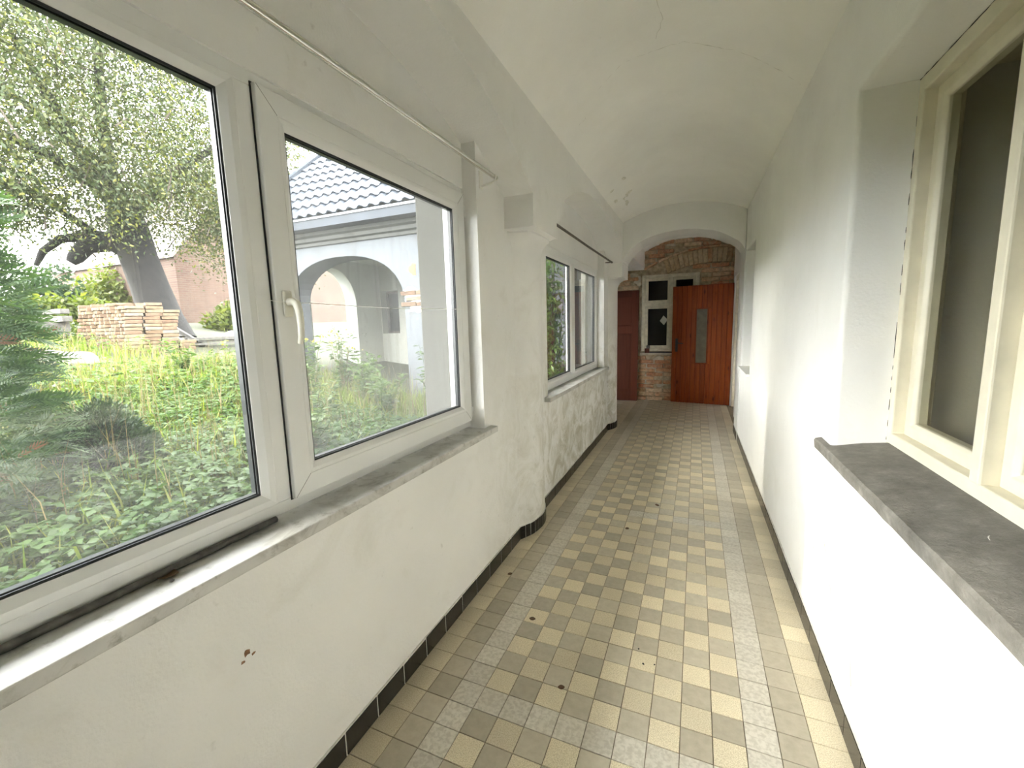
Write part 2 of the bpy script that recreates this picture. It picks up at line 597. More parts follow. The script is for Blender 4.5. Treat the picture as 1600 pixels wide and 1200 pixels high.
def wood_mat(name, dark, light, rough=0.35, knots=True, scale=1.0):
    m, n, b = new_mat(name)
    tcn = n.nodes.new('ShaderNodeTexCoord').outputs['Object']
    rnd = n.nodes.new('ShaderNodeObjectInfo').outputs['Random']
    off = N(n, 'ShaderNodeVectorMath', operation='ADD')
    cmb = n.nodes.new('ShaderNodeCombineXYZ')
    mm = N(n, 'ShaderNodeMath', operation='MULTIPLY')
    mm.inputs[1].default_value = 37.0
    n.links.new(rnd, mm.inputs[0])
    n.links.new(mm.outputs[0], cmb.inputs['X'])
    n.links.new(mm.outputs[0], cmb.inputs['Z'])
    n.links.new(tcn, off.inputs[0])
    n.links.new(cmb.outputs[0], off.inputs[1])
    mpn = N(n, 'ShaderNodeMapping')
    mpn.inputs['Scale'].default_value = (26 * scale, 26 * scale, 1.5 * scale)
    n.links.new(off.outputs[0], mpn.inputs['Vector'])
    f = noise(n, mpn.outputs[0], 1.0, 6, 0.6, 1.0)
    c = ramp(n, f, [(0.3, dark), (0.7, light)])
    c = mix(n, 1.0, c, ramp(n, rnd, [(0.0, 0.80), (1.0, 1.15)]), 'MULTIPLY')
    if knots:
        mk = N(n, 'ShaderNodeMapping')
        mk.inputs['Scale'].default_value = (9, 9, 3.2)
        n.links.new(off.outputs[0], mk.inputs['Vector'])
        vo = N(n, 'ShaderNodeTexVoronoi', Scale=1.0)
        n.links.new(mk.outputs[0], vo.inputs['Vector'])
        kn = ramp(n, vo.outputs['Distance'], [(0.06, 0.85), (0.18, 0.0)])
        c = mix(n, kn, c, tuple(x * 0.3 for x in dark))
    n.links.new(c, b.inputs['Base Color'])
    b.inputs['Roughness'].default_value = rough
    b.inputs['Specular IOR Level'].default_value = 0.25
    bump(n, b, f, 0.08, 0.003)
    return m


M_pine = wood_mat('varnished_pine', (0.19, 0.031, 0.0045), (0.32, 0.072, 0.010), 0.5)
M_brown = wood_mat('brown_door_paint', (0.080, 0.022, 0.012), (0.11, 0.032, 0.017), 0.75, knots=False)
M_iron = simple('dark_iron', (0.025, 0.022, 0.02), 0.5)
M_frost = simple('grimy_frosted_glass', (0.13, 0.11, 0.06), 0.5, var=0.25, vscale=9)
M_bark = simple('walnut_bark', (0.0086, 0.0076, 0.0064), 0.95, var=0.45, vscale=7, bmp=1.0, bscale=14)
M_twig = simple('thin_twig_bark', (0.0360, 0.0280, 0.0200), 0.95)
M_greywood = simple('weathered_grey_wood', (0.0900, 0.0840, 0.0750), 0.95, var=0.4, vscale=9, bmp=0.4)
M_pile = rand_mat('reclaimed_brick', [(0.1102, 0.0704, 0.0398), (0.1407, 0.1010, 0.0612), (0.0918, 0.0520, 0.0306), (0.1591, 0.1285, 0.0887), (0.1224, 0.0826, 0.0490), (0.0826, 0.0520, 0.0337)],
                  0.95, bmp=0.6, grain=0.3, gscale=14)
M_rock = simple('field_stone', (0.1300, 0.1225, 0.1100), 0.95, var=0.3, vscale=5, bmp=0.7, bscale=9)
M_rooft = simple('blue_grey_roof_sheet', (0.0149, 0.0190, 0.0264), 0.5, metal=0.0, var=0.08, vscale=3, spec=0.2)
M_fascia = simple('slate_blue_fascia', (0.018, 0.023, 0.031), 0.5, var=0.15, vscale=5, spec=0.25)
M_trimw = simple('pale_roof_edging', (0.16, 0.17, 0.18), 0.5)
M_soil = simple('garden_soil', (0.03, 0.034, 0.014), 0.98, var=0.45, vscale=0.9, bmp=0.6, bscale=3)
M_redroof = simple('far_tile_roof', (0.1200, 0.1000, 0.0950), 0.9, var=0.1, vscale=1.0)
M_farwall = simple('far_house_wall', (0.1800, 0.1750, 0.1650), 0.9)

# far brick house: pieces too small to tell apart singly
M_farbrick, n, b = new_mat('far_brickwork')
b.inputs['Roughness'].default_value = 0.95
p = pos(n)
mpn = N(n, 'ShaderNodeMapping')
mpn.inputs['Rotation'].default_value = (0, PI / 2, PI / 2)
n.links.new(p, mpn.inputs['Vector'])
bt = N(n, 'ShaderNodeTexBrick')
bt.inputs['Scale'].default_value = 3.0
bt.inputs['Color1'].default_value = (0.0508, 0.0257, 0.0171, 1)
bt.inputs['Color2'].default_value = (0.0679, 0.0378, 0.0248, 1)
bt.inputs['Mortar'].default_value = (0.0756, 0.0626, 0.0491, 1)
bt.inputs['Mortar Size'].default_value = 0.022
bt.inputs['Brick Width'].default_value = 0.85
bt.inputs['Row Height'].default_value = 0.235
sx = n.nodes.new('ShaderNodeSeparateXYZ')
cb = n.nodes.new('ShaderNodeCombineXYZ')
n.links.new(p, sx.inputs[0])
n.links.new(sx.outputs['Y'], cb.inputs['X'])
n.links.new(sx.outputs['Z'], cb.inputs['Y'])
n.links.new(cb.outputs[0], bt.inputs['Vector'])
n.links.new(mix(n, ramp(n, noise(n, p, 1.2, 5), [(0.45, 0.0), (0.75, 0.6)]), bt.outputs['Color'], (0.08, 0.062, 0.046)), b.inputs['Base Color'])

L_walnut = leaf_mat('walnut_leaf', [(0.0239, 0.0347, 0.0148), (0.0325, 0.0469, 0.0182), (0.0477, 0.0586, 0.0239), (0.0651, 0.0673, 0.0260)], 0.35)
L_walnut2 = leaf_mat('yellowing_leaf', [(0.0546, 0.0694, 0.0149), (0.0843, 0.0942, 0.0198), (0.1190, 0.1091, 0.0248)], 0.45)
L_thuja = leaf_mat('thuja_scale_leaf', [(0.0279, 0.0605, 0.0261), (0.0465, 0.0883, 0.0326), (0.0698, 0.1162, 0.0465)], 0.25)
L_rust = leaf_mat('withered_frond', [(0.1612, 0.0682, 0.0279), (0.1240, 0.0558, 0.0248)], 0.2)
L_pine = leaf_mat('blue_green_needle', [(0.0248, 0.0446, 0.0384), (0.0403, 0.0651, 0.0570), (0.0589, 0.0868, 0.0775)], 0.15)
L_yew = leaf_mat('dark_yew_needle', [(0.0190, 0.0379, 0.0211), (0.0337, 0.0580, 0.0296), (0.0527, 0.0843, 0.0422)], 0.15)
L_grass = leaf_mat('lush_grass_blade', [(0.0718, 0.1173, 0.0166), (0.1135, 0.1664, 0.0242), (0.1664, 0.2042, 0.0378), (0.2042, 0.2193, 0.0605)], 0.45)
L_dry = leaf_mat('dry_stalk', [(0.1240, 0.0930, 0.0434), (0.1736, 0.1364, 0.0744), (0.0930, 0.0682, 0.0372)], 0.3)
L_cover = leaf_mat('ground_elder_leaf', [(0.026, 0.058, 0.013), (0.042, 0.082, 0.020), (0.066, 0.112, 0.032)], 0.4, rough=0.5, spec=0.25)
L_weed = leaf_mat('weed_leaf', [(0.0435, 0.0790, 0.0237), (0.0672, 0.1107, 0.0316), (0.1028, 0.1462, 0.0474)], 0.4)
L_yflower = leaf_mat('yellow_blossom', [(0.3410, 0.2790, 0.0248), (0.3844, 0.3224, 0.0496)], 0.4)
L_bush = leaf_mat('yellow_green_bush_leaf', [(0.0417, 0.0625, 0.0104), (0.0694, 0.0902, 0.0139), (0.0972, 0.1076, 0.0208)], 0.4)
L_shrub = leaf_mat('glossy_shrub_leaf', [(0.0589, 0.1296, 0.0353), (0.1060, 0.1885, 0.0471), (0.1767, 0.2592, 0.0589)], 0.4, rough=0.3, spec=0.6)


# =================================================================== THE CORRIDOR
XB, XA, XC, XO = -1.10, -0.91, -1.19, -1.315
SPR, ARCH_TOP = 2.27, 2.65
BAYS = [(-3.87, -0.90), (-0.38, 2.50), (2.97, 5.85)]


def arch_pts(y0, y1, n=28):
    c, h = (y0 + y1) / 2, (y1 - y0) / 2
    out = []
    for i in range(n + 1):
        t = -math.cos(PI * i / n)
        out.append((c + h * t, SPR + (ARCH_TOP - SPR) * (1 - abs(t) ** 2.5)))
    return out


# ---- left arcade wall
wl = MB()
BLK = 2.085
outl = [(-4.3, BLK), (BAYS[0][0], BLK)]
for i, (y0, y1) in enumerate(BAYS):
    outl += arch_pts(y0, y1)
    ynext = BAYS[i + 1][0] if i < 2 else 6.36
    outl += [(y1, BLK), (ynext, BLK)]
wl.columns(outl, 3.3, XA, XO)
WINS = [(-0.33, 2.14), (3.29, 5.62)]
# lower wall and the strips beside the windows: one face with two window openings
wys = [-4.3] + [q for w_ in WINS for q in w_] + [6.36]
wzs = [-0.1, 0.885, 2.98]
for i in range(len(wys) - 1):
    for j in range(2):
        if j == 1 and i % 2 == 1:
            continue
        wl.add([(XB, wys[i], wzs[j]), (XB, wys[i + 1], wzs[j]), (XB, wys[i + 1], wzs[j + 1]), (XB, wys[i], wzs[j + 1])], [(0, 1, 2, 3)])
for (a, c_) in WINS:
    for yy in (a, c_):
        wl.add([(XB, yy, 0.885), (XO, yy, 0.885), (XO, yy, 2.98), (XB, yy, 2.98)], [(0, 1, 2, 3)])
    wl.add([(XB, a, 0.885), (XB, c_, 0.885), (XO, c_, 0.885), (XO, a, 0.885)], [(0, 1, 2, 3)])
# outer skin of the wall
for i in range(len(wys) - 1):
    for j in range(2):
        if j == 1 and i % 2 == 1:
            continue
        zt_ = 2.07 if j else 0.885
        wl.add([(XO, wys[i], wzs[j] - 0.3), (XO, wys[i], zt_), (XO, wys[i + 1], zt_), (XO, wys[i + 1], wzs[j] - 0.3)], [(0, 1, 2, 3)])
# recessed plate above each window
for (a, c_), zt in zip(WINS, (2.235, 2.165)):
    wl.box(XO + 0.01, -1.183, a - 0.01, c_ + 0.01, zt, 3.0)
wall_left = wl.build('wall_left', M_wall_l, fix=False)
tag(wall_left, 'white plastered arcade wall with arches over the garden windows', 'wall', kind='structure')

PIL = [(-1.13, -0.275), (-1.10, -0.235), (-1.082, -0.205), (-1.055, -0.155), (-1.033, -0.09), (-1.022, -0.02), (-1.022, 0.05),
       (-1.033, 0.12), (-1.055, 0.185), (-1.082, 0.235), (-1.10, 0.265), (-1.13, 0.305)]


def pilaster(yc, b0, b1):
    mb = MB()
    low = [(x, yc + y, 0.0) for x, y in PIL] + [(-1.3, yc + 0.305, 0.0), (-1.3, yc - 0.275, 0.0)]
    top = [(x, yc + y, 1.965) for x, y in PIL] + [(-1.3, yc + 0.305, 1.965), (-1.3, yc - 0.275, 1.965)]
    # block outline with the same number of points
    nb = len(PIL)
    blk = []
    for i in range(nb):
        s = i / (nb - 1)
        if s < 0.3:
            blk.append((-1.13 + (XA + 1.13) * s / 0.3, b0))
        elif s <= 0.7:
            blk.append((XA, b0 + (b1 - b0) * (s - 0.3) / 0.4))
        else:
            blk.append((XA + (-1.13 - XA) * (s - 0.7) / 0.3, b1))
    blk += [(-1.3, b1), (-1.3, b0)]
    loops = [low, top]
    for s, zz in ((0.10, 2.005), (0.28, 2.04), (0.50, 2.062), (0.62, 2.068), (0.63, 2.079), (0.985, 2.0835), (0.6, 2.10)):
        loops.append([(top[i][0] * (1 - s) + blk[i][0] * s, top[i][1] * (1 - s) + blk[i][1] * s, zz) for i in range(len(low))])
    mb.loft(loops, capends=True)
    o = mb.build('pilaster', M_wall_l, wall_left, smooth=True, auto=35)
    return o


pilaster(2.855, 2.50, 2.97)
pilaster(6.13, 5.85, 6.36)

# brown chip in the paint, damp mark and small scratches on the wall under the window
cm = MB()
for (oy, oz, s) in ((0.0, 0.0, 1.0), (0.018, -0.016, 0.55), (-0.012, -0.02, 0.5)):
    k = 9
    pts = [(XB + 0.0008, 0.676 + oy + math.cos(2 * PI * i / k) * 0.013 * s * random.uniform(0.45, 1.25),
            0.635 + oz + math.sin(2 * PI * i / k) * 0.011 * s * random.uniform(0.45, 1.25)) for i in range(k)]
    cm.add(pts + [(XB - 0.002, q[1], q[2]) for q in pts], [tuple(range(k))] + [(i, (i + 1) % k, k + (i + 1) % k, k + i) for i in range(k)])
o = cm.build('paint_chip', M_chip, wall_left)
o['label'] = 'brown chipped spot'

# ---- vaulted ceiling
XRY = lambda y: 0.548 - 0.006 * y


def vault(name, y0, y1, rise, ny):
    mb = MB()
    nx = 26
    vs = []
    for j in range(ny + 1):
        y = y0 + (y1 - y0) * j / ny
        xl_, xr_ = XA - 0.06, XRY(y) + 0.10
        for i in range(nx + 1):
            x = xl_ + (xr_ - xl_) * i / nx
            t = 2 * (x - XA) / (XRY(y) - XA) - 1
            vs.append((x, y, 2.765 + rise(y) * (1 - abs(t) ** 2.15)))
    fs = []
    for j in range(ny):
        for i in range(nx):
            a = j * (nx + 1) + i
            fs.append((a, a + 1, a + nx + 2, a + nx + 1))
    mb.add(vs, fs)
    return mb


def rise_main(y):
    if y < 4.4:
        return 0.30
    s = min(1.0, (y - 4.4) / 1.47)
    return 0.30 - 0.145 * s * s


ceiling = vault('ceiling', -4.3, 5.90, rise_main, 48).build('ceiling', M_ceil, smooth=True, fix=False)
tag(ceiling, 'white plastered barrel vault over the corridor', 'ceiling', kind='structure')
vb = vault('vault', 6.30, 8.6, lambda y: 0.185, 8).build('far_vault', M_ceil, ceiling, smooth=True, fix=False)
MB().box(-2.95, 1.2, -4.4, 8.9, 3.32, 3.45).build('upper_slab', M_dimwall, ceiling)
# hairline cracks in the vault


def vault_z(x, y):
    t = 2 * (x - XA) / (XRY(y) - XA) - 1
    return 2.765 + rise_main(y) * (1 - abs(t) ** 2.15)


for pts in ([(-0.62, 2.95), (-0.45, 2.84), (-0.283, 2.86), (-0.106, 2.85), (0.065, 2.93), (0.25, 2.98), (0.40, 3.02), (0.53, 3.05)],
            [(-0.80, 3.14), (-0.76, 3.125), (-0.735, 3.12)],
            [(-0.2, 2.3), (-0.23, 2.45), (-0.21, 2.6), (-0.26, 2.78)]):
    mb = MB()
    P3 = []
    for i in range(len(pts) - 1):
        for k in range(5):
            s = k / 5
            x = pts[i][0] * (1 - s) + pts[i + 1][0] * s + random.uniform(-.006, .006)
            y = pts[i][1] * (1 - s) + pts[i + 1][1] * s + random.uniform(-.008, .008)
            P3.append((x, y, vault_z(x, y)))
    mb.tube(P3, [0.0009 * random.uniform(0.3, 1.0) for _ in P3], 5)
    mb.build('hairline_crack', M_crack, ceiling)
# flaking patches where the vault meets the far end of the left wall
for k in range(9):
    mb = MB()
    cy, cx = random.uniform(4.3, 5.6), random.uniform(-0.85, -0.70)
    kk = 8
    ring = [(cx + math.cos(2 * PI * i / kk) * random.uniform(.01, .03), cy + math.sin(2 * PI * i / kk) * random.uniform(.02, .085)) for i in range(kk)]
    vs = [(x, y, vault_z(x, y) - 0.001) for x, y in ring] + [(x, y, vault_z(x, y) + 0.004) for x, y in ring]
    mb.add(vs, [tuple(range(kk))] + [(i, (i + 1) % kk, kk + (i + 1) % kk, kk + i) for i in range(kk)])
    mb.build('flaked_plaster', M_flake, ceiling)

# ---- transverse arch at the far end
TA = [(-0.96, 2.27), (-0.903, 2.27), (-0.901, 2.30), (-0.867, 2.349), (-0.803, 2.432), (-0.693, 2.509), (-0.615, 2.543), (-0.537, 2.568), (-0.385, 2.597),
      (-0.237, 2.609), (-0.12, 2.607), (-0.019, 2.598), (0.145, 2.566), (0.23, 2.535), (0.31, 2.494), (0.431, 2.414), (0.470, 2.37), (0.492, 2.33), (0.504, 2.295), (0.506, 2.2)]
tr_ = MB()
tr_.columns(TA + [(0.506, 0.0), (0.75, 0.0)], 3.3, 5.87, 6.36, axis='y')
wall_arch = tr_.build('wall_transverse', M_wall_r, bevel=0.01)
tag(wall_arch, 'plastered wall with a round arch across the corridor', 'wall', kind='structure')

# ---- right wall with two window niches
NICHES = [(0.80, 2.12, 0.93, 2.334, 0.20), (5.0, 5.862, 0.925, 2.29, 0.28)]


def wall_right_mesh():
    bm = bmesh.new()
    ys = sorted({-4.3, 6.36} | {n_[0] for n_ in NICHES} | {n_[1] for n_ in NICHES})
    zs = [0.0, 0.925, 0.93, 2.29, 2.334, 3.3]
    zs = sorted(set(zs) | {-0.1})
    vv = {}

    def V(y, z, d=0.0):
        k = (round(y, 4), round(z, 4), round(d, 4))
        if k not in vv:
            vv[k] = bm.verts.new((XRY(y) + d, y, z))
        return vv[k]

    for i in range(len(ys) - 1):
        for j in range(len(zs) - 1):
            cy, cz = (ys[i] + ys[i + 1]) / 2, (zs[j] + zs[j + 1]) / 2
            if any(a < cy < b_ and c_ < cz < d for a, b_, c_, d, _ in NICHES):
                continue
            bm.faces.new([V(ys[i], zs[j]), V(ys[i], zs[j + 1]), V(ys[i + 1], zs[j + 1]), V(ys[i + 1], zs[j])])
    rim = []
    for a, b_, c_, d, dep in NICHES:
        def seq(lo, hi, arr):
            return [q for q in arr if lo - 1e-6 <= q <= hi + 1e-6]
        zz, yy = seq(c_, d, zs), seq(a, b_, ys)
        for (fixed, arr, isy) in ((a, zz, True), (b_, zz, True), (c_, yy, False), (d, yy, False)):
            for k in range(len(arr) - 1):
                if isy:
                    q = [V(fixed, arr[k]), V(fixed, arr[k + 1]), V(fixed, arr[k + 1], dep), V(fixed, arr[k], dep)]
                else:
                    q = [V(arr[k], fixed), V(arr[k + 1], fixed), V(arr[k + 1], fixed, dep), V(arr[k], fixed, dep)]
                bm.faces.new(q)
                if not (not isy and fixed == c_):
                    rim.append((q[0], q[1]))
    bmesh.ops.recalc_face_normals(bm, faces=bm.faces)
    ed = [e for e in bm.edges if any({e.verts[0], e.verts[1]} == {r[0], r[1]} for r in rim)]
    bmesh.ops.bevel(bm, geom=ed, offset=0.022, segments=4, profile=0.5, affect='EDGES')
    me = bpy.data.meshes.new('wall_right')
    bm.to_mesh(me)
    bm.free()
    me.materials.append(M_wall_r)
    return me


wall_right = bpy.data.objects.new('wall_right', wall_right_mesh())
COL.objects.link(wall_right)
tag(wall_right, 'white plastered right wall with two window niches', 'wall', kind='structure')
wall_right.data.polygons.foreach_set('use_smooth', [True] * len(wall_right.data.polygons))
wall_right.data.set_sharp_from_angle(angle=math.radians(30))
# masonry behind the plaster face, leaving the niches free
mb = MB()
mb.box(0.80, 1.2, -4.4, 0.80, -0.1, 3.35)
mb.box(0.80, 1.2, 2.12, 5.0, -0.1, 3.35)
mb.box(0.80, 1.2, 0.80, 2.12, -0.1, 0.93)
mb.box(0.80, 1.2, 0.80, 2.12, 2.34, 3.35)
mb.box(0.80, 1.2, 5.0, 7.3, -0.1, 3.35)
mb.build('wall_core', M_dimwall, wall_right)
# scratches and small chips in the right wall
for pts in ([(2.02, 0.42), (1.98, 0.40), (1.96, 0.33), (1.93, 0.30)], [(2.15, 0.55), (2.10, 0.53), (2.08, 0.50)], [(1.72, 0.30), (1.70, 0.24), (1.69, 0.21)],
            [(2.26, 0.52), (2.27, 0.42), (2.26, 0.36)]):
    mb = MB()
    mb.tube([(XRY(y), y, z) for y, z in pts], [0.0006, 0.0016, 0.0012, 0.0005][:len(pts)], 5)
    mb.build('scratch', M_crack, wall_right)

# ---- wall behind the camera
wall_rear = MB().box(-1.6, 1.0, -4.5, -4.3, -0.2, 3.4).build('wall_rear', M_wall_r)
tag(wall_rear, 'plain white end wall behind the viewpoint', 'wall', kind='structure')

# ---- far bay: side walls
mb = MB()
mb.columns([(6.36, 2.45), (6.7, 2.46), (7.2, 2.47), (7.8, 2.46), (8.52, 2.45)], 3.3, XA, -1.10, axis='x')
mb.box(-2.95, -2.8, 6.30, 8.7, -0.2, 3.3)
mb.columns([(-2.95, -0.2), (-2.75, -0.2), (-2.75, 2.35), (-1.95, 2.35), (-1.95, -0.2), (-1.10, -0.2)], 3.3, 6.04, 6.36, axis='y')  # with an opening for the added window
mb.box(-2.76, -1.94, 6.05, 6.355, -0.2, 0.95)
wall_fl = mb.build('wall_far_left', M_wall_r, bevel=0.006)
tag(wall_fl, 'white lintel and side walls of the dim end bay', 'wall', kind='structure')
added_win = empty('added_light_window')  # out of view, added to bring daylight into the far end
tag(added_win, 'small unseen courtyard window added to light the end bay', 'window', kind='structure')
mb = MB()
mb.ring(-2.75, -1.95, 0.95, 2.35, [(0, 6.12), (0, 6.05), (0.06, 6.05), (0.06, 6.12)], axis='y')
mb.build('frame', M_cream, added_win)
mb = MB()
mb.add([(-2.70, 6.08, 1.0), (-2.0, 6.08, 1.0), (-2.0, 6.08, 2.30), (-2.70, 6.08, 2.30)], [(0, 1, 2, 3)])
mb.build('pane', M_pane, added_win, fix=False)
mb = MB()
DY0, DY1, DZ = 7.38, 8.24, 2.20
mb.box(0.575, 1.2, 6.36, DY0, -0.1, 3.3)
mb.box(0.575, 1.2, DY1, 8.62, -0.1, 3.3)
mb.box(0.575, 1.2, DY0, DY1, DZ, 3.3)
mb.box(1.15, 1.2, DY0, DY1, -0.1, DZ)
wall_fr = mb.build('wall_far_right', M_wall_r, bevel=0.006)
tag(wall_fr, 'white right wall of the end bay with a door opening', 'wall', kind='structure')
mb = MB()
for (a, c_) in ((DY0, DY0 + 0.07), (DY1 - 0.07, DY1)):
    mb.box(0.60, 0.74, a, c_, 0, DZ)
mb.box(0.60, 0.74, DY0 + 0.07, DY1 - 0.07, DZ - 0.07, DZ)
door1 = mb.build('door_1', M_cream2)
tag(door1, 'old cream door frame in the end bay right wall', 'door frame', kind='structure')

# ---- floor
fl = MB()
fl.box(-2.9, 1.0, -4.4, 8.7, -0.12, -0.0035)
floor = fl.build('floor', M_grout)
tag(floor, 'chequered beige and grey tiled corridor floor', 'floor', kind='structure')


def tile_mesh(mat, g=0.0014, h=0.006):
    mb = MB()
    a0, a1, c0, c1 = g, TILE - g, 0.0026, TILE - 0.0026
    vs = [(a0, a0, -h), (a1, a0, -h), (a1, a1, -h), (a0, a1, -h),
          (a0, a0, -0.0010), (a1, a0, -0.0010), (a1, a1, -0.0010), (a0, a1, -0.0010),
          (c0, c0, 0), (c1, c0, 0), (c1, c1, 0), (c0, c1, 0)]
    fs = [(8, 9, 10, 11)] + [(i, (i + 1) % 4, 4 + (i + 1) % 4, 4 + i) for i in range(4)] + \
         [(4 + i, 4 + (i + 1) % 4, 8 + (i + 1) % 4, 8 + i) for i in range(4)]
    me = bpy.data.meshes.new('floor_tile')
    me.from_pydata(vs, [], fs)
    me.materials.append(mat)
    me.update()
    return me, vs, fs


TM = [tile_mesh(m) for m in (M_t_beige, M_t_grey, M_t_marb)]


def tile_kind(i, r):
    if i < 0 or i > 14:
        return (i + r) % 2
    if i in (0, 14):
        return 0
    if i in (1, 13):
        return 1
    if i in (2, 12):
        return 2
    if r == -1 or r == 47:
        return 2
    if r == 17 and i in (6, 7, 9, 10, 11):
        return 2
    q = (i + r) % 2
    if r < -1 or r > 47:
        return q
    return 1 if q == 0 else 0


rest = MB()
NR0, NR1 = -5, 15
for r in range(-16, 66):
    for i in range(-16 if r > 45 else 0, 15):
        kx, ky = TX0 + i * TILE, TY0 + r * TILE
        if r > 45 and i < 0 and ky < 6.36:
            continue
        k = tile_kind(i, r)
        if NR0 <= r < NR1 and i >= 0:
            o = link_copy(TM[k][0], 'floor_tile', floor, (kx, ky, random.uniform(-0.0006, 0.0006)),
                          (random.uniform(-.002, .002), random.uniform(-.002, .002), random.uniform(-.004, .004)))
        else:
            dz = random.uniform(-0.0006, 0.0006)
            rest.add([(x + kx, y + ky, z + dz) for x, y, z in TM[k][1]], TM[k][2], k)
o = rest.build('floor_tiling', [M_t_beige, M_t_grey, M_t_marb], floor, fix=False)
o['kind'] = 'stuff'

# ---- black tile baseboards
BP, BH = 0.165, 0.092


def base_tile_mesh(length, name='black_tile'):
    return MB().box(0.0012, length - 0.0012, -0.003, 0.009, 0.001, BH).build(name, M_btile, bevel=0.002)


bt_src = base_tile_mesh(BP)
bt_small = base_tile_mesh(0.0475)
BT, BTS = bt_src.data, bt_small.data
for s in (bt_src, bt_small):
    bpy.data.objects.remove(s)


def base_run(parent, p0, p1, me, step):
    d = Vector((p1[0] - p0[0], p1[1] - p0[1], 0))
    L = d.length
    d.normalize()
    ang = math.atan2(d.y, d.x)
    n_ = int(round(L / step))
    for k in range(n_):
        q = Vector((p0[0], p0[1], 0)) + d * step * k
        o = link_copy(me, 'black_tile', parent, (q.x, q.y, random.uniform(-.001, .001)), (0, 0, ang))
        o.scale = (L / (n_ * step), 1, random.uniform(0.97, 1.02))
        b_ = o.modifiers.new('bevel', 'BEVEL')
        b_.width = 0.002
        b_.segments = 1


def base_grout(mb, path):
    """thin white bed behind the tiles along a path (room lies to its right going forward)"""
    for i in range(len(path) - 1):
        a, c_ = Vector(path[i]), Vector(path[i + 1])
        d = (c_ - a).normalized()
        nrm = Vector((d.y, -d.x))
        q = [a - nrm * 0.004, c_ - nrm * 0.004, c_ + nrm * 0.0065, a + nrm * 0.0065]
        mb.hexa([(v.x, v.y, 0) for v in q] + [(v.x, v.y, BH + 0.004) for v in q])


def pil_path(yc):
    return [(x, yc + y) for x, y in PIL if x > -1.115]


bb = MB()
pathL = [(XB, 0.3), (XB, pil_path(2.855)[0][1])]
base_grout(bb, pathL)
base_grout(bb, pil_path(2.855))
base_grout(bb, [pil_path(2.855)[-1], (XB, pil_path(6.13)[0][1])])
base_grout(bb, pil_path(6.13))
baseboard_left = bb.build('baseboard_left', M_wgrout)
tag(baseboard_left, 'black glazed tile skirting along the left arcade wall', 'baseboard', kind='structure')


def flip_run(parent, a, c_, me, step):
    """tiles face the room (+x side) when the run goes towards -y"""
    base_run(parent, c_, a, me, step)


flip_run(baseboard_left, (XB, 0.343), (XB, 2.62), BT, BP)
for yc in (2.855, 6.13):
    pp = pil_path(yc)
    # resample the curve in equal steps
    P = [Vector(q) for q in pp]
    cum = [0]
    for i in range(len(P) - 1):
        cum.append(cum[-1] + (P[i + 1] - P[i]).length)

    def at(s):
        for i in range(len(P) - 1):
            if s <= cum[i + 1] + 1e-9:
                t = (s - cum[i]) / (cum[i + 1] - cum[i])
                return P[i].lerp(P[i + 1], t)
        return P[-1]
    nn = int(cum[-1] / 0.0475)
    for k in range(nn):
        a, c_ = at(cum[-1] * k / nn), at(cum[-1] * (k + 1) / nn)
        flip_run(baseboard_left, a, c_, BTS, 0.0475)
flip_run(baseboard_left, (XB, pil_path(2.855)[-1][1]), (XB, pil_path(6.13)[0][1]), BT, BP)

bb = MB()
base_grout(bb, [(XRY(5.87), 5.87), (XRY(0.3), 0.3)])
base_grout(bb, [(0.506, 6.36), (0.506, 5.87)])
baseboard_right = bb.build('baseboard_right', M_wgrout)
tag(baseboard_right, 'black glazed tile skirting along the right wall', 'baseboard', kind='structure')
base_run(baseboard_right, (XRY(1.2), 1.2), (XRY(5.87), 5.87), BT, BP)
base_run(baseboard_right, (0.506, 5.87), (0.506, 6.36), BT, BP)


# =================================================================== WINDOWS
def pane(mb, y0, y1, z0, z1, x, t=0.004):
    mb.add([(x, y0, z0), (x, y1, z0), (x, y1, z1), (x, y0, z1)], [(0, 1, 2, 3)])
    return mb


def glazing(parent, y0, y1, z0, z1, x, mat, double=True):
    """black gasket line, spacer bar and panes of one double-glazed light; x = inner bead edge"""
    g = MB()
    g.ring(y0 - 0.001, y1 + 0.001, z0 - 0.001, z1 + 0.001, [(0, x - 0.004), (0, x + 0.0005), (0.0065, x - 0.002), (0.0065, x - 0.006)])
    g.build('gasket', M_black, parent)
    s = MB()
    s.ring(y0 - 0.01, y1 + 0.01, z0 - 0.01, z1 + 0.01, [(0, x - 0.009), (0.0185, x - 0.009), (0.0185, x - 0.0275), (0, x - 0.0275)])
    s.build('spacer_bar', M_spacer, parent)
    pn = MB()
    pane(pn, y0 - 0.008, y1 + 0.008, z0 - 0.008, z1 + 0.008, x - 0.007)
    if double:
        pane(pn, y0 - 0.008, y1 + 0.008, z0 - 0.008, z1 + 0.008, x - 0.029)
    pn.build('pane', mat, parent, fix=False)
    k = MB()
    k.ring(y0 - 0.05, y1 + 0.05, z0 - 0.05, z1 + 0.05, [(0, x - 0.034), (0.030, x - 0.034), (0.026, x - 0.052), (0, x - 0.052)])
    k.build('outer_rebate', M_pvc, parent)


def mitres(mb, y0, y1, z0, z1, w, x):
    for (a, b_, sa, sb) in ((y0, z0, 1, 1), (y1, z0, -1, 1), (y1, z1, -1, -1), (y0, z1, 1, -1)):
        mb.tube([(x, a + sa * 0.004, b_ + sb * 0.004), (x, a + sa * w, b_ + sb * w)], 0.0009, 4)


def sill_mesh(y0, y1, z, x0, x1, th=0.035):
    mb = MB()
    mb.box(x0, x1, y0, y1, z - th, z)
    return mb


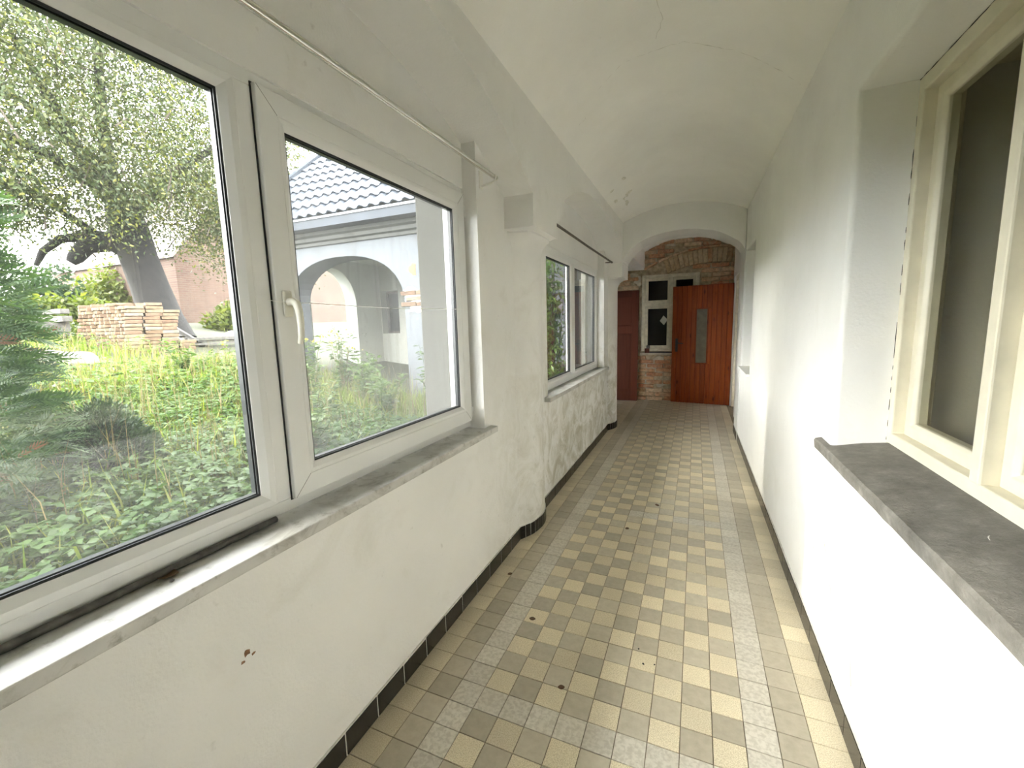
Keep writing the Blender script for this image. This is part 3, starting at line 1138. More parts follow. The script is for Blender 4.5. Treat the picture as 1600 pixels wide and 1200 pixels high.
def pvc_window(name, y0, y1, z0, z1, ym, label, sash=True, near=True, dusty=True):
    root = empty(name, (0, 0, 0))
    tag(root, label, 'window', kind='structure')
    xf, xb = XC, XC - 0.07
    fr = MB()
    fw = 0.04 if near else 0.055
    fr.ring(y0, y1, z0, z1, [(0, xb), (0, xf), (fw, xf), (fw, xb)])
    # mullion
    ml, mr = (ym - 0.005, ym + 0.075) if sash else (ym - 0.05, ym + 0.05)
    fr.box(xb, xf, ml, mr, z0 + fw, z1 - fw)
    fr.build('frame', M_pvc, root, bevel=0.003)
    # fixed light, near side
    bead = 0.04 if near else 0.03
    b = MB()
    fy0, fy1, fz0, fz1 = y0 + fw, ml, z0 + fw, z1 - fw
    b.ring(fy0, fy1, fz0, fz1, [(0, xf - 0.03), (0, xf + 0.001), (bead * 0.45, xf - 0.002), (bead, xf - 0.014), (bead, xf - 0.03)])
    b.build('glazing_bead', M_pvc, root, bevel=0.0015)
    glazing(root, fy0 + bead, fy1 - bead, fz0 + bead, fz1 - bead, xf - 0.016, M_pane)
    if sash:
        sy0, sy1, sz0, sz1 = mr - 0.028, y1 - 0.012, z0 + 0.035, z1 - 0.03
        xs = xf + 0.018
        s = MB()
        s.ring(sy0, sy1, sz0, sz1, [(0, xf - 0.055), (0, xf + 0.001), (0.001, xs), (0.068, xs), (0.068, xf - 0.055)])
        so = s.build('sash', M_pvc, root, bevel=0.003)
        gk = MB()
        gk.ring(sy0 - 0.004, sy1 + 0.003, sz0 - 0.002, sz1 + 0.002, [(0, xf - 0.001), (0, xf + 0.003), (0.008, xf + 0.003), (0.008, xf - 0.001)])
        gk.build('sash_seal', M_black, so)
        b = MB()
        q = 0.068
        b.ring(sy0 + q, sy1 - q, sz0 + q, sz1 - q, [(0, xs - 0.035), (0, xs - 0.001), (0.012, xs - 0.003), (0.030, xs - 0.014), (0.030, xs - 0.035)])
        b.build('glazing_bead', M_pvc, so, bevel=0.0015)
        mi = MB()
        mitres(mi, sy0, sy1, sz0, sz1, 0.066, xs)
        mi.build('mitre_joint', M_crease, so)
        glazing(so, sy0 + q + .03, sy1 - q - .03, sz0 + q + .03, sz1 - q - .03, xs - 0.016, M_pane_dusty)
        # handle
        hy, hz = sy0 + 0.036, 1.588
        h = MB()
        h.box(xs, xs + 0.011, hy - 0.016, hy + 0.016, hz - 0.045, hz + 0.035)
        ho = h.build('handle', M_handle, so, bevel=0.006, seg=3)
        l = MB()
        l.tube([(xs + 0.005, hy, hz), (xs + 0.03, hy, hz + 0.001), (xs + 0.043, hy, hz - 0.006), (xs + 0.050, hy, hz - 0.028), (xs + 0.053, hy, hz - 0.065),
                (xs + 0.050, hy, hz - 0.105), (xs + 0.043, hy, hz - 0.128)], [0.012, 0.012, 0.0125, 0.0115, 0.0105, 0.0095, 0.008], 12)
        l.build('handle', M_handle, so, smooth=True, auto=50)
        for hzz in (sz0 + 0.05, sz1 - 0.09):
            MB().box(xs - 0.012, xs + 0.004, sy1 - 0.002, sy1 + 0.010, hzz - 0.03, hzz + 0.03).build('hinge', M_pvc, so, bevel=0.003)
    else:
        b = MB()
        fy0, fy1 = mr, y1 - fw
        b.ring(fy0, fy1, fz0, fz1, [(0, xf - 0.03), (0, xf + 0.001), (bead * 0.45, xf - 0.002), (bead, xf - 0.014), (bead, xf - 0.03)])
        b.build('glazing_bead', M_pvc, root, bevel=0.0015)
        glazing(root, fy0 + bead, fy1 - bead, fz0 + bead, fz1 - bead, xf - 0.016, M_pane)
    return root


win1 = pvc_window('window_1', -0.33, 2.14, 0.925, 2.235, 0.885,
                  'near white plastic garden window with a fixed pane and an opening sash')
win2 = pvc_window('window_2', 3.29, 5.615, 0.915, 2.165, 4.44, 'far white plastic window with two panes and a leafy shrub outside', sash=False, near=False)
M1 = sill_mesh(-0.40, 2.225, 0.915, -1.25, -1.055).build('window_sill', M_sill, win1, bevel=0.004)
MB().box(-1.410, -1.380, 5.56, 5.598, 0.96, 2.06).build('outer_board', M_greywood, win2)
M2 = sill_mesh(3.20, 5.72, 0.915, -1.25, -1.045).build('window_sill', M_sill, win2, bevel=0.004)

# ---- wooden box window in the right wall
win3 = empty('window_3')
tag(win3, 'cream painted wooden casement window in the near right niche', 'window', kind='structure')
WX = 0.715
wy0, wy1, wz0, wz1 = 0.83, 2.135, 0.985, 2.337
mb = MB()
mb.ring(wy0, wy1, wz0, wz1, [(0, WX + 0.12), (0, WX), (0.055, WX), (0.055, WX + 0.045), (0.045, WX + 0.12)])
mb.build('frame', M_cream, win3, bevel=0.004)
PM = (1.505, 1.552)
MB().box(WX - 0.004, WX + 0.10, PM[0], PM[1], wz0 + 0.05, wz1 - 0.05).build('mullion', M_cream, win3, bevel=0.006)
for (a, c_) in ((wy0 + 0.055, PM[0]), (PM[1], wy1 - 0.055)):
    cs = MB()
    cs.ring(a, c_, wz0 + 0.055, wz1 - 0.055, [(0, WX + 0.085), (0, WX + 0.038), (0.040, WX + 0.038), (0.052, WX + 0.050), (0.052, WX + 0.085)])
    co = cs.build('casement', M_cream, win3, bevel=0.003)
    pn = MB()
    pane(pn, a + 0.05, c_ - 0.05, wz0 + 0.105, wz1 - 0.105, WX + 0.060)
    pn.build('pane', M_pane_old, co, fix=False)
# inner casements of the box window, cream in the half-light, and the room behind
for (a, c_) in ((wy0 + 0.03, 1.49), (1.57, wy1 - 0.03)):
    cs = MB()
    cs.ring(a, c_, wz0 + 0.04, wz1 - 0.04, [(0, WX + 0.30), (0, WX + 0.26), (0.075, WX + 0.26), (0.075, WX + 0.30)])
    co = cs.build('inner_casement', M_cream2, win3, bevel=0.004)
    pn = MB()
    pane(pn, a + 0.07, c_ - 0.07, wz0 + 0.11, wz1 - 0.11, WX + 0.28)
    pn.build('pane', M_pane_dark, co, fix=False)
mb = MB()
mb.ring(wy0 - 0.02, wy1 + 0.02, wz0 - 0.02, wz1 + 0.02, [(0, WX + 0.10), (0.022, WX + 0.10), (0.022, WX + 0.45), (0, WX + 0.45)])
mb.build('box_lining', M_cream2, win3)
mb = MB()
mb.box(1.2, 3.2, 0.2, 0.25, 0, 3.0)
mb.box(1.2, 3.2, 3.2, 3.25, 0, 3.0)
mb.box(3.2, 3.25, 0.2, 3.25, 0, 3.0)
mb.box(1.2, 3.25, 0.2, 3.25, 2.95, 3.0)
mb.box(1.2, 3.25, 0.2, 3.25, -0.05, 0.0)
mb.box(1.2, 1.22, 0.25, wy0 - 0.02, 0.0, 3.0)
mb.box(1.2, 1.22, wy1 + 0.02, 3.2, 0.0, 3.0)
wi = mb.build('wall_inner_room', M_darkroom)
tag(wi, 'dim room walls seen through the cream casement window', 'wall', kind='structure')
jg = MB()
yy_, P3 = wy1 - 0.004, []
for k in range(60):
    z_ = wz0 + 0.02 + (wz1 - wz0 - 0.03) * k / 59
    P3.append((WX - 0.0005, yy_ - 0.010 + random.uniform(-.0012, .0012), z_))
jg.tube(P3, [random.choice((0.0004, 0.0016, 0.0022, 0.0008)) for _ in P3], 5)
P3 = [(WX - 0.0005, yy_ - 0.012 - 0.9 * k / 40, wz1 - 0.005 + random.uniform(-.001, .001)) for k in range(41)]
jg.tube(P3, [random.choice((0.0004, 0.0015, 0.002, 0.0006)) for _ in P3], 5)
jg.build('joint_gap', M_black, win3)
# rough stone sill, sloping towards the corridor
mb = MB()
n_ = 26
top = []
vs, fs = [], []
for i in range(n_ + 1):
    y = 0.72 + (2.268 - 0.72) * i / n_
    fx = XRY(y) - 0.028 + random.uniform(-.0013, .0013)
    back = 0.74 if 0.80 < y < 2.13 else XRY(y) + 0.01
    zb = 0.958 + (0.985 + 0.012 - 0.958) * (back - fx) / 0.2
    vs += [(fx + 0.004, y, 0.914), (fx, y, 0.950 + random.uniform(-.001, .001)), (fx + 0.006, y, 0.958), (back, y, zb), (back, y, 0.914)]
for i in range(n_):
    for k in range(5):
        k2 = (k + 1) % 5
        fs.append((i * 5 + k, i * 5 + k2, (i + 1) * 5 + k2, (i + 1) * 5 + k))
fs += [(0, 1, 2, 3, 4), tuple(n_ * 5 + k for k in range(5))]
mb.add(vs, fs)
mb.build('stone_sill', M_stone, win3)

# ---- far niche window on the right
win4 = empty('window_4')
tag(win4, 'narrow window niche beside the far arch', 'window', kind='structure')
mb = MB()
mb.ring(5.0, 5.86, 0.93, 2.29, [(0, 0.80), (0, 0.72), (0.07, 0.72), (0.07, 0.80)])
mb.build('frame', M_cream, win4)
pn = MB()
pane(pn, 5.06, 5.81, 0.99, 2.23, 0.76)
pn.build('pane', M_pane_dark, win4, fix=False)
MB().box(0.485, 0.80, 4.97, 5.858, 0.90, 0.932).build('window_sill', M_wall_r, win4, bevel=0.006)

# =================================================================== BACK WALL
YB = 8.50
mb = MB()
BWX0, BWX1, BWZ0, BWZ1 = -0.95, 0.035, 0.905, 2.345
mb.box(-2.95, BWX0 + 0.02, YB + 0.012, 9.0, -0.2, 3.3)
mb.box(BWX1 - 0.02, 1.2, YB + 0.012, 9.0, -0.2, 3.3)
mb.box(BWX0, BWX1, YB + 0.012, 9.0, -0.2, BWZ0)
mb.box(BWX0, BWX1, YB + 0.012, 9.0, BWZ1 - 0.02, 3.3)
wall_back = mb.build('wall_back', M_mortar)
tag(wall_back, 'old brick end wall with most of its plaster knocked off', 'wall', kind='structure')


def brick_src(l, d, h, name='brick', jit=0.004):
    mb = MB()
    c = [(-l / 2, -d / 2, -h / 2), (l / 2, -d / 2, -h / 2), (l / 2, d / 2, -h / 2), (-l / 2, d / 2, -h / 2),
         (-l / 2, -d / 2, h / 2), (l / 2, -d / 2, h / 2), (l / 2, d / 2, h / 2), (-l / 2, d / 2, h / 2)]
    c = [tuple(q + random.uniform(-jit, jit) for q in v) for v in c]
    mb.hexa(c)
    me = bpy.data.meshes.new(name)
    me.from_pydata(mb.v, [], mb.f)
    bm = bmesh.new()
    bm.from_mesh(me)
    bmesh.ops.bevel(bm, geom=list(bm.edges), offset=0.006, segments=1, affect='EDGES')
    bmesh.ops.recalc_face_normals(bm, faces=bm.faces)
    bm.to_mesh(me)
    bm.free()
    return me


def relieving(x):
    """height of the relieving arch's upper edge"""
    t = (x - 0.25) / 1.25
    return 2.76 - 0.36 * t * t


WB = []
for k in range(6):
    me = brick_src(random.choice((0.27, 0.285, 0.14)) if k > 3 else 0.28, 0.08, 0.065)
    me.materials.append(M_brick)
    WB.append(me)
z = 0.04
row = 0
while z < 2.98:
    x = -1.45 + (0.15 if row % 2 else 0.0)
    while x < 0.66:
        me = random.choice(WB)
        l = me.vertices[0].co.x
        L = max(abs(v.co.x) for v in me.vertices) * 2
        cx = x + L / 2
        inwin = (BWX0 - 0.02 < cx + L / 2 - 0.01 and cx - L / 2 + 0.01 < BWX1 + 0.02 and BWZ0 - 0.06 < z < BWZ1 + 0.03)
        behind = (cx - L / 2 > -0.36 and z < 2.02) or (cx + L / 2 < -1.08 and z < 2.0)
        inarch = relieving(cx) - 0.30 < z < relieving(cx) + 0.02 and -0.95 < cx < 0.6
        high = cx < -0.93 and z > 2.42
        if not (inwin or behind or inarch or high) and random.random() < 0.95:
            link_copy(me, 'brick', wall_back, (cx, YB + 0.012 - 0.006 + random.uniform(-0.016, 0.012), z + random.uniform(-.004, .004)),
                      (random.uniform(-.03, .03), random.uniform(-.02, .02), random.uniform(-.03, .03)))
        x += L + 0.014 + random.uniform(0, 0.01)
    z += 0.0775
    row += 1
# relieving arch: bricks on end under a proud flat course
me_s = brick_src(0.068, 0.09, 0.25)
me_s.materials.append(M_brickpale)
x = -0.90
while x < 0.62:
    zt = relieving(x)
    sl = -2 * 0.36 * (x - 0.25) / 1.25 / 1.25
    if zt - 0.25 > BWZ1 + 0.02 or x > BWX1 + 0.05:
        link_copy(me_s, 'brick', wall_back, (x, YB + random.uniform(-.012, .006), zt - 0.14), (0, -math.atan(sl) * 0.9, random.uniform(-.03, .03)))
    x += 0.078
x = -0.92
me_c = brick_src(0.25, 0.10, 0.035)
me_c.materials.append(M_brick)
while x < 0.56:
    sl = -2 * 0.36 * (x + 0.12 - 0.25) / 1.25 / 1.25
    link_copy(me_c, 'brick', wall_back, (x + 0.12, YB - 0.012, relieving(x + 0.12) + 0.005), (0, -math.atan(sl), 0))
    x += 0.252


def lump(name, cx, cz, rx, rz, mat, parent, th=0.03, k=22, y=YB):
    mb = MB()
    pts = []
    ph = random.uniform(0, 6)
    for i in range(k):
        a = 2 * PI * i / k
        s = 0.72 + 0.2 * math.sin(3 * a + ph) + random.uniform(-.14, .14)
        pts.append((cx + math.cos(a) * rx * s, cz + math.sin(a) * rz * s))
    vs = [(x, y + 0.02, z) for x, z in pts] + [(x * 0.94 + cx * 0.06, y - th, z * 0.94 + cz * 0.06) for x, z in pts] + [(cx, y - th - 0.004, cz)]
    fs = [(i, (i + 1) % k, k + (i + 1) % k, k + i) for i in range(k)] + [(k + i, k + (i + 1) % k, 2 * k) for i in range(k)]
    mb.add(vs, fs)
    return mb.build(name, mat, parent)


for (cx, cz, rx, rz) in ((-0.70, 0.66, 0.27, 0.23), (-0.52, 0.78, 0.17, 0.10), (-0.84, 0.36, 0.12, 0.22), (-0.60, 0.30, 0.12, 0.05),
                         (-0.45, 2.86, 0.10, 0.05), (0.30, 2.60, 0.18, 0.07), (-0.78, 2.60, 0.15, 0.08), (-1.03, 2.25, 0.09, 0.13), (-1.15, 2.36, 0.2, 0.05),
                         (0.16, 2.42, 0.2, 0.07), (-0.05, 2.85, 0.07, 0.04), (-0.98, 1.5, 0.03, 0.5)):
    lump('plaster_patch', cx, cz, rx, rz, M_oldplaster, wall_back, th=random.uniform(0.012, 0.026))
# whitewashed lunette over the left part of the wall
MB().box(-2.9, -0.93, YB - 0.02, YB + 0.02, 2.45, 3.3).build('white_lunette', M_wall_r, wall_back, bevel=0.006)

# ---- old window in the back wall
win5 = empty('window_5')
tag(win5, 'old cream four light window in the brick end wall', 'window', kind='structure')
yf = YB - 0.01
mb = MB()
mb.ring(BWX0, BWX1, BWZ0 + 0.03, BWZ1, [(0, yf + 0.13), (0, yf - 0.015), (0.03, yf - 0.02), (0.062, yf), (0.062, yf + 0.13)], axis='y')
mb.box(BWX0 + 0.05, BWX1 - 0.05, yf - 0.01, yf + 0.09, 1.775, 1.835)
mb.box(-0.455, -0.405, yf - 0.005, yf + 0.09, 1.835, BWZ1 - 0.05)
mb.box(-0.455, -0.405, yf + 0.005, yf + 0.09, BWZ0 + 0.09, 1.775)
mb.build('frame', M_cream2, win5, bevel=0.004)
for (a, c_, e, f_) in ((BWX0 + .062, -.455, BWZ0 + .092, 1.775), (-.405, BWX1 - .062, BWZ0 + .092, 1.775), (BWX0 + .062, -.455, 1.835, BWZ1 - .062), (-.405, BWX1 - .062, 1.835, BWZ1 - .062)):
    cs = MB()
    cs.ring(a, c_, e, f_, [(0, yf + 0.075), (0, yf + 0.03), (0.042, yf + 0.03), (0.048, yf + 0.04), (0.048, yf + 0.075)], axis='y')
    co = cs.build('casement', M_cream2, win5, bevel=0.003)
    q = MB()
    q.add([(a + .04, yf + .055, e + .04), (c_ - .04, yf + .055, e + .04), (c_ - .04, yf + .055, f_ - .04), (a + .04, yf + .055, f_ - .04)], [(0, 1, 2, 3)])
    q.build('pane', M_pane_dark, co, fix=False)
MB().box(BWX0 - 0.02, -0.30, YB - 0.06, YB + 0.10, 0.875, 0.907).build('window_sill', M_oldplaster, win5, bevel=0.004)
MB().box(-0.80, -0.36, YB - 0.045, YB - 0.015, 0.908, 0.926).build('sill_batten', M_iron, win5)
q = MB()
q.add([(-0.63, yf + .050, 1.50), (-0.555, yf + .050, 1.42), (-0.49, yf + .050, 1.52), (-0.565, yf + .050, 1.60)] +
      [(-0.63, yf + .0535, 1.50), (-0.555, yf + .0535, 1.42), (-0.49, yf + .0535, 1.52), (-0.565, yf + .0535, 1.60)],
      [(0, 1, 2, 3), (7, 6, 5, 4), (0, 4, 5, 1), (1, 5, 6, 2), (2, 6, 7, 3), (3, 7, 4, 0)])
q.build('paper_patch', M_paper, win5)
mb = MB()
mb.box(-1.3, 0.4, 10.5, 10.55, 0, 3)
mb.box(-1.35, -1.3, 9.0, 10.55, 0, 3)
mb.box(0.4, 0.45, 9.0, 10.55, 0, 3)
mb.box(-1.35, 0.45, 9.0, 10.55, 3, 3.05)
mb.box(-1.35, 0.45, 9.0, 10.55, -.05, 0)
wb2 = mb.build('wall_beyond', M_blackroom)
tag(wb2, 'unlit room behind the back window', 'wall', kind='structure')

# wooden blocks on the sill
for (x, zz, w, h, lab) in ((-0.845, 0.907, 0.085, 0.085, 'small brown wooden block at the bottom on the back window sill'),
                           (-0.825, 0.992, 0.065, 0.055, 'smaller dark wooden block resting on top of another on the back sill')):
    o = MB().box(-w / 2, w / 2, -0.03, 0.03, 0, h).build('wooden_block', M_greywood if w < 0.08 else M_brown, bevel=0.004)
    o.location = (x, YB - 0.025, zz)
    o.rotation_euler = (0, 0, 0.15)
    tag(o, lab, 'block', 'blocks on the back sill')

# =================================================================== DOORS STANDING IN THE END BAY
pd_ = empty('pine_door', (0.578, 8.285, 0.004), PI - math.atan2(0.145, 0.98))
tag(pd_, 'orange varnished pine plank door with a narrow glass strip against the brick wall', 'door')
DW, DH = 0.985, 2.10
gx0, gx1, gz0, gz1 = 0.385, 0.590, 0.72, 1.70
nb = 12
edges = [DW * i / nb for i in range(nb + 1)]


def board(x0, x1, z0, z1):
    MBo = MB().box(x0 + 0.0012, x1 - 0.0012, 0.0, 0.038, z0, z1).build('board', M_pine, pd_, bevel=0.0045, seg=1)
    return MBo


for i in range(nb):
    a, c_ = edges[i], edges[i + 1]
    # local x runs from the hinge (right in the photo) to the lock side
    if c_ <= gx0 + 0.001 or a >= gx1 - 0.001:
        board(a, c_, 0, DH)
    else:
        board(a, c_, 0, gz0)
        board(a, c_, gz1, DH)
        if a < gx0 < c_:
            board(a, gx0, gz0, gz1)
        if a < gx1 < c_:
            board(gx1, c_, gz0, gz1)
MB().box(gx0 + 0.012, gx1 - 0.012, 0.012, 0.020, gz0 + 0.012, gz1 - 0.012).build('glass_strip', M_frost, pd_)
mb = MB()
mb.ring(gx0 - 0.002, gx1 + 0.002, gz0 - 0.002, gz1 + 0.002, [(0, 0.040), (0, 0.001), (0.018, 0.006), (0.018, 0.040)], axis='y')
mb.ring(gx0 - 0.002, gx1 + 0.002, gz0 - 0.002, gz1 + 0.002, [(0, 0.002), (0, 0.043), (0.018, 0.034), (0.018, 0.002)], axis='y')
mb.build('glazing_bead', M_pine, pd_)
for s in (1, -1):
    yy0, yy1 = (0.038, 0.044) if s == 1 else (-0.006, 0.0)
    MB().box(DW - 0.105, DW - 0.062, yy0, yy1, 0.93, 1.17).build('handle_plate', M_iron, pd_, bevel=0.002)
    yh = 0.044 if s == 1 else -0.006
    MB().tube([(DW - 0.083, yh, 1.09), (DW - 0.083, yh + s * 0.045, 1.09), (DW - 0.10, yh + s * 0.052, 1.09), (DW - 0.205, yh + s * 0.05, 1.085)],
              [0.009, 0.009, 0.010, 0.008], 8).build('door_handle', M_iron, pd_, smooth=True, auto=50)

bd = empty('panel_door', (-1.835, 8.31, 0.004))
tag(bd, 'dark reddish brown panelled door leaning on the wall behind the pillar', 'door')
bd.rotation_euler = (-math.radians(3.3), 0, 0)
W2, H2 = 0.835, 2.08
for (a, c_) in ((0, 0.12), (W2 - 0.12, W2)):
    MB().box(a, c_, 0, 0.04, 0, H2).build('stile', M_brown, bd, bevel=0.002)
for (a, c_) in ((0, 0.22), (1.28, 1.42), (H2 - 0.12, H2)):
    MB().box(0.12, W2 - 0.12, 0.001, 0.039, a, c_).build('rail', M_brown, bd, bevel=0.002)
for (a, c_) in ((0.22, 1.28), (1.42, H2 - 0.12)):
    mb = MB()
    mb.box(0.10, W2 - 0.10, 0.014, 0.028, a - 0.02, c_ + 0.02)
    mb.ring(0.12, W2 - 0.12, a, c_, [(0, 0.014), (0, 0.003), (0.018, 0.010), (0.018, 0.014)], axis='y')
    mb.build('door_panel', M_brown, bd)

# =================================================================== SMALL INTERIOR THINGS
def curtain_rod(name, y0, y1, z, x, r, mat, label, brk=True):
    root = empty(name, (x, y0, z))
    tag(root, label, 'curtain rod', 'curtain rods above the left windows')
    MB().tube([(0, 0, 0), (0, (y1 - y0) * 0.5, -0.004), (0, y1 - y0, 0)], r, 14).build('pole', mat, root, smooth=True, auto=50)
    for yy in ((y1 - y0 - 0.03, 0.10) if brk else (y1 - y0 - 0.012, 0.012)):
        b = MB()
        if not brk:
            b.tube([(XB - x, yy, 0.0), (-0.004, yy, 0.0)], 0.006, 8)
            b.build('bracket', mat, root, smooth=True, auto=40)
            continue
        b.box(XB - x, XB - x + 0.006, yy - 0.02, yy + 0.02, -0.055, 0.035)
        b.tube([(XB - x, yy, -0.04), (-0.02, yy, -0.032), (0.004, yy, -0.024), (0.012, yy, -0.008), (0.012, yy, 0.008)], [0.007, 0.006, 0.006, 0.005, 0.004], 8)
        b.build('bracket', M_bracket if brk else mat, root, smooth=True, auto=40)
    for yy in (0, y1 - y0):
        MB().tube([(0, yy - 0.006, 0), (0, yy + 0.006, 0)], r * 1.18, 12).build('end_cap', M_bracket if brk else mat, root, smooth=True, auto=50)
    return root


curtain_rod('curtain_rod', -0.42, 2.225, 2.29, -1.02, 0.0115, M_chrome, 'shiny steel curtain rod above the near window')
curtain_rod('curtain_rod', 3.12, 5.71, 2.262, -1.02, 0.0105, M_darkrod, 'dark rusty curtain rod above the far window', brk=False)

st = MB()
st.tube([(-1.169, 0.905, 1.592), (-1.160, 0.935, 1.588), (-1.158, 0.99, 1.588), (-1.180, 1.5, 1.583), (-1.176, 1.96, 1.590), (-1.168, 2.10, 1.592)], 0.0011, 5)
o = st.build('string', M_string)
tag(o, 'thin white string stretched across the opening sash from its handle', 'string')


def dead_leaf(loc, s, label, rz=0, mat=None, flat=0.3):
    k = 7
    mb = MB()
    vs, fs = [], []
    for i in range(k + 1):
        t = i / k
        w = math.sin(PI * min(1, t * 0.95 + 0.03)) ** 0.8 * 0.36 * s
        cz = s * (flat * (t - 0.5) ** 2 * 2 + 0.02)
        vs += [((t - .5) * s, -w, cz + w * 0.35), ((t - .5) * s, 0, cz - 0.0), ((t - .5) * s, w, cz + w * 0.55)]
    for i in range(k):
        a = i * 3
        fs += [(a, a + 1, a + 4, a + 3), (a + 1, a + 2, a + 5, a + 4)]
    mb.add(vs, fs)
    zmin = min(v[2] for v in vs)
    mb.v = [(x, y, z - zmin) for x, y, z in mb.v]
    o = mb.build('dead_leaf', mat or M_deadleaf, smooth=True, fix=False)
    so = o.modifiers.new('thickness', 'SOLIDIFY')
    so.thickness = 0.0008
    so.offset = 1
    o.location = loc
    o.rotation_euler = (0, 0, rz)
    return o


for (x, y, z, s, rz, lab) in (
        (-1.165, 0.553, 0.9155, 0.05, 0.6, 'curled brown leaf lying on the near marble window sill'),
        (-0.471, 1.525, 0.0005, 0.028, 0.4, 'small dry leaf on the tiles near the mottled cross row'),
        (-0.25, 3.52, 0.0005, 0.045, 2.0, 'dark dead leaf in the middle of the corridor floor'),
        (-0.42, 3.03, 0.0005, 0.034, 1.2, 'grey brown dead leaf left of the middle of the corridor floor'),
        (-0.728, 1.873, 0.0005, 0.032, 0.2, 'pale dry leaf lying near the mottled border column on the left'),
        (-0.995, 2.20, 0.0005, 0.03, 0.9, 'tiny brown leaf by the left skirting tiles')):
    tag(dead_leaf((x, y, z), s, lab, rz), lab, 'leaf', 'dead leaves indoors')
o = dead_leaf((0.655, 1.283, 0.974), 0.05, '', 0.8, M_paper, flat=0.2)
o.name = 'paper_scrap'
tag(o, 'torn white paper scrap on the rough stone sill', 'paper scrap')
# small pebble of dirt on the sill and droppings on the floor
for (x, y, z, s, lab) in ((-1.13, 0.545, 0.9155, 0.006, 'tiny grey pebble beside the curled leaf on the near window sill'),
                          (-0.1705, 1.777, 0.0, 0.0055, 'tiny dark crumb on a grey tile, first of three in a row'),
                          (-0.20, 1.86, 0.0, 0.0045, 'tiny dark crumb on a grey tile, farthest of the three crumbs'),
                          (-0.125, 1.79, 0.0, 0.0045, 'tiny dark crumb on the tile joint, rightmost of the three crumbs')):
    bm = bmesh.new()
    bmesh.ops.create_icosphere(bm, subdivisions=1, radius=s)
    for v in bm.verts:
        v.co *= random.uniform(0.7, 1.2)
        v.co.z = v.co.z * 0.6 + s * 0.55
    me = bpy.data.meshes.new('dirt_crumb')
    bm.to_mesh(me)
    bm.free()
    me.materials.append(M_iron if z == 0 else M_rock)
    o = link_copy(me, 'dirt_crumb', None, (x, y, z))
    tag(o, lab, 'crumb', 'crumbs of dirt')
# greasy dark draught strip along the bottom of the fixed light
o = MB().tube([(-1.178, -0.30, 0.925), (-1.178, 0.3, 0.924), (-1.177, 0.86, 0.925)], 0.0095, 8).build('draught_strip', simple('dirty_draught_strip', (0.10, 0.095, 0.085), 0.6, var=0.5, vscale=30), win1, smooth=True, auto=60)

# =================================================================== THE GARDEN
def ground_z(x, y):
    s = max(0.0, -x - 1.5)
    z = 0.02 + 0.118 * s
    if s > 9.5:
        z += 0.03 * (s - 9.5)
    if s > 14:
        z -= 0.11 * (s - 14)
    return z + 0.05 * math.sin(x * 1.3) * math.sin(y * 1.1)


gm = MB()
gnx, gny = 90, 70
gx_ = np.concatenate([np.linspace(-1.45, -16, 64), np.linspace(-17, -60, 27)])
gy_ = np.linspace(-14, 34, gny + 1)
vs = [(float(x), float(y), ground_z(float(x), float(y))) for y in gy_ for x in gx_]
fs = []
w_ = len(gx_)
for j in range(gny):
    for i in range(w_ - 1):
        a = j * w_ + i
        fs.append((a, a + 1, a + w_ + 1, a + w_))
gm.add(vs, fs)
ground = gm.build('ground', M_soil, smooth=True)
tag(ground, 'overgrown garden ground rising away from the windows', 'ground', kind='structure')


# ---- leaf cloud helper: c centres, d long axis, n normal, length, width
def leaves(name, c, d, nrm, L, W, mat, parent=None, fold=0.18, kind=None):
    c, d, nrm = np.asarray(c, float), np.asarray(d, float), np.asarray(nrm, float)
    d /= np.linalg.norm(d, axis=1)[:, None] + 1e-9
    s = np.cross(d, nrm)
    s /= np.linalg.norm(s, axis=1)[:, None] + 1e-9
    nn = np.cross(s, d)
    L, W = np.broadcast_to(L, (len(c),))[:, None], np.broadcast_to(W, (len(c),))[:, None]
    v = np.stack([c, c + d * L * 0.45 + s * W * 0.5 + nn * W * fold, c + d * L, c + d * L * 0.45 - s * W * 0.5 + nn * W * fold], 1).reshape(-1, 3)
    base = np.arange(len(c))[:, None] * 4
    f = np.concatenate([base + np.array([[0, 1, 2]]), base + np.array([[0, 2, 3]])], 0)
    o = raw_mesh(name, v, f, mat, parent)
    if kind:
        o['kind'] = kind
    return o


def rdir(n, up=0.0):
    v = RNG.normal(size=(n, 3))
    v[:, 2] += up
    return v / np.linalg.norm(v, axis=1)[:, None]


def gz(a):
    return np.array([ground_z(float(x), float(y)) for x, y in a])


# blades: tapering three-segment strips
def blades(name, base, h, w, lean, mat, parent=None, kind='stuff'):
    n = len(base)
    az = RNG.uniform(0, 2 * PI, n)
    ld = np.stack([np.cos(az), np.sin(az), np.zeros(n)], 1)
    sd = np.stack([-np.sin(az), np.cos(az), np.zeros(n)], 1)
    h, w, lean = [np.broadcast_to(q, (n,))[:, None] for q in (h, w, lean)]
    up = np.array([[0, 0, 1.0]])
    p0 = base
    p1 = base + up * h * 0.55 + ld * lean * h * 0.25
    p2 = base + up * h * (1 - 0.35 * lean) + ld * lean * h * 0.85
    v = np.stack([p0 - sd * w / 2, p0 + sd * w / 2, p1 - sd * w * 0.42, p1 + sd * w * 0.42, p2], 1).reshape(-1, 3)
    b = np.arange(n)[:, None] * 5
    f = np.concatenate([b + np.array([[0, 1, 3]]), b + np.array([[0, 3, 2]]), b + np.array([[2, 3, 4]])], 0)
    o = raw_mesh(name, v, f, mat, parent)
    if kind:
        o['kind'] = kind
    return o


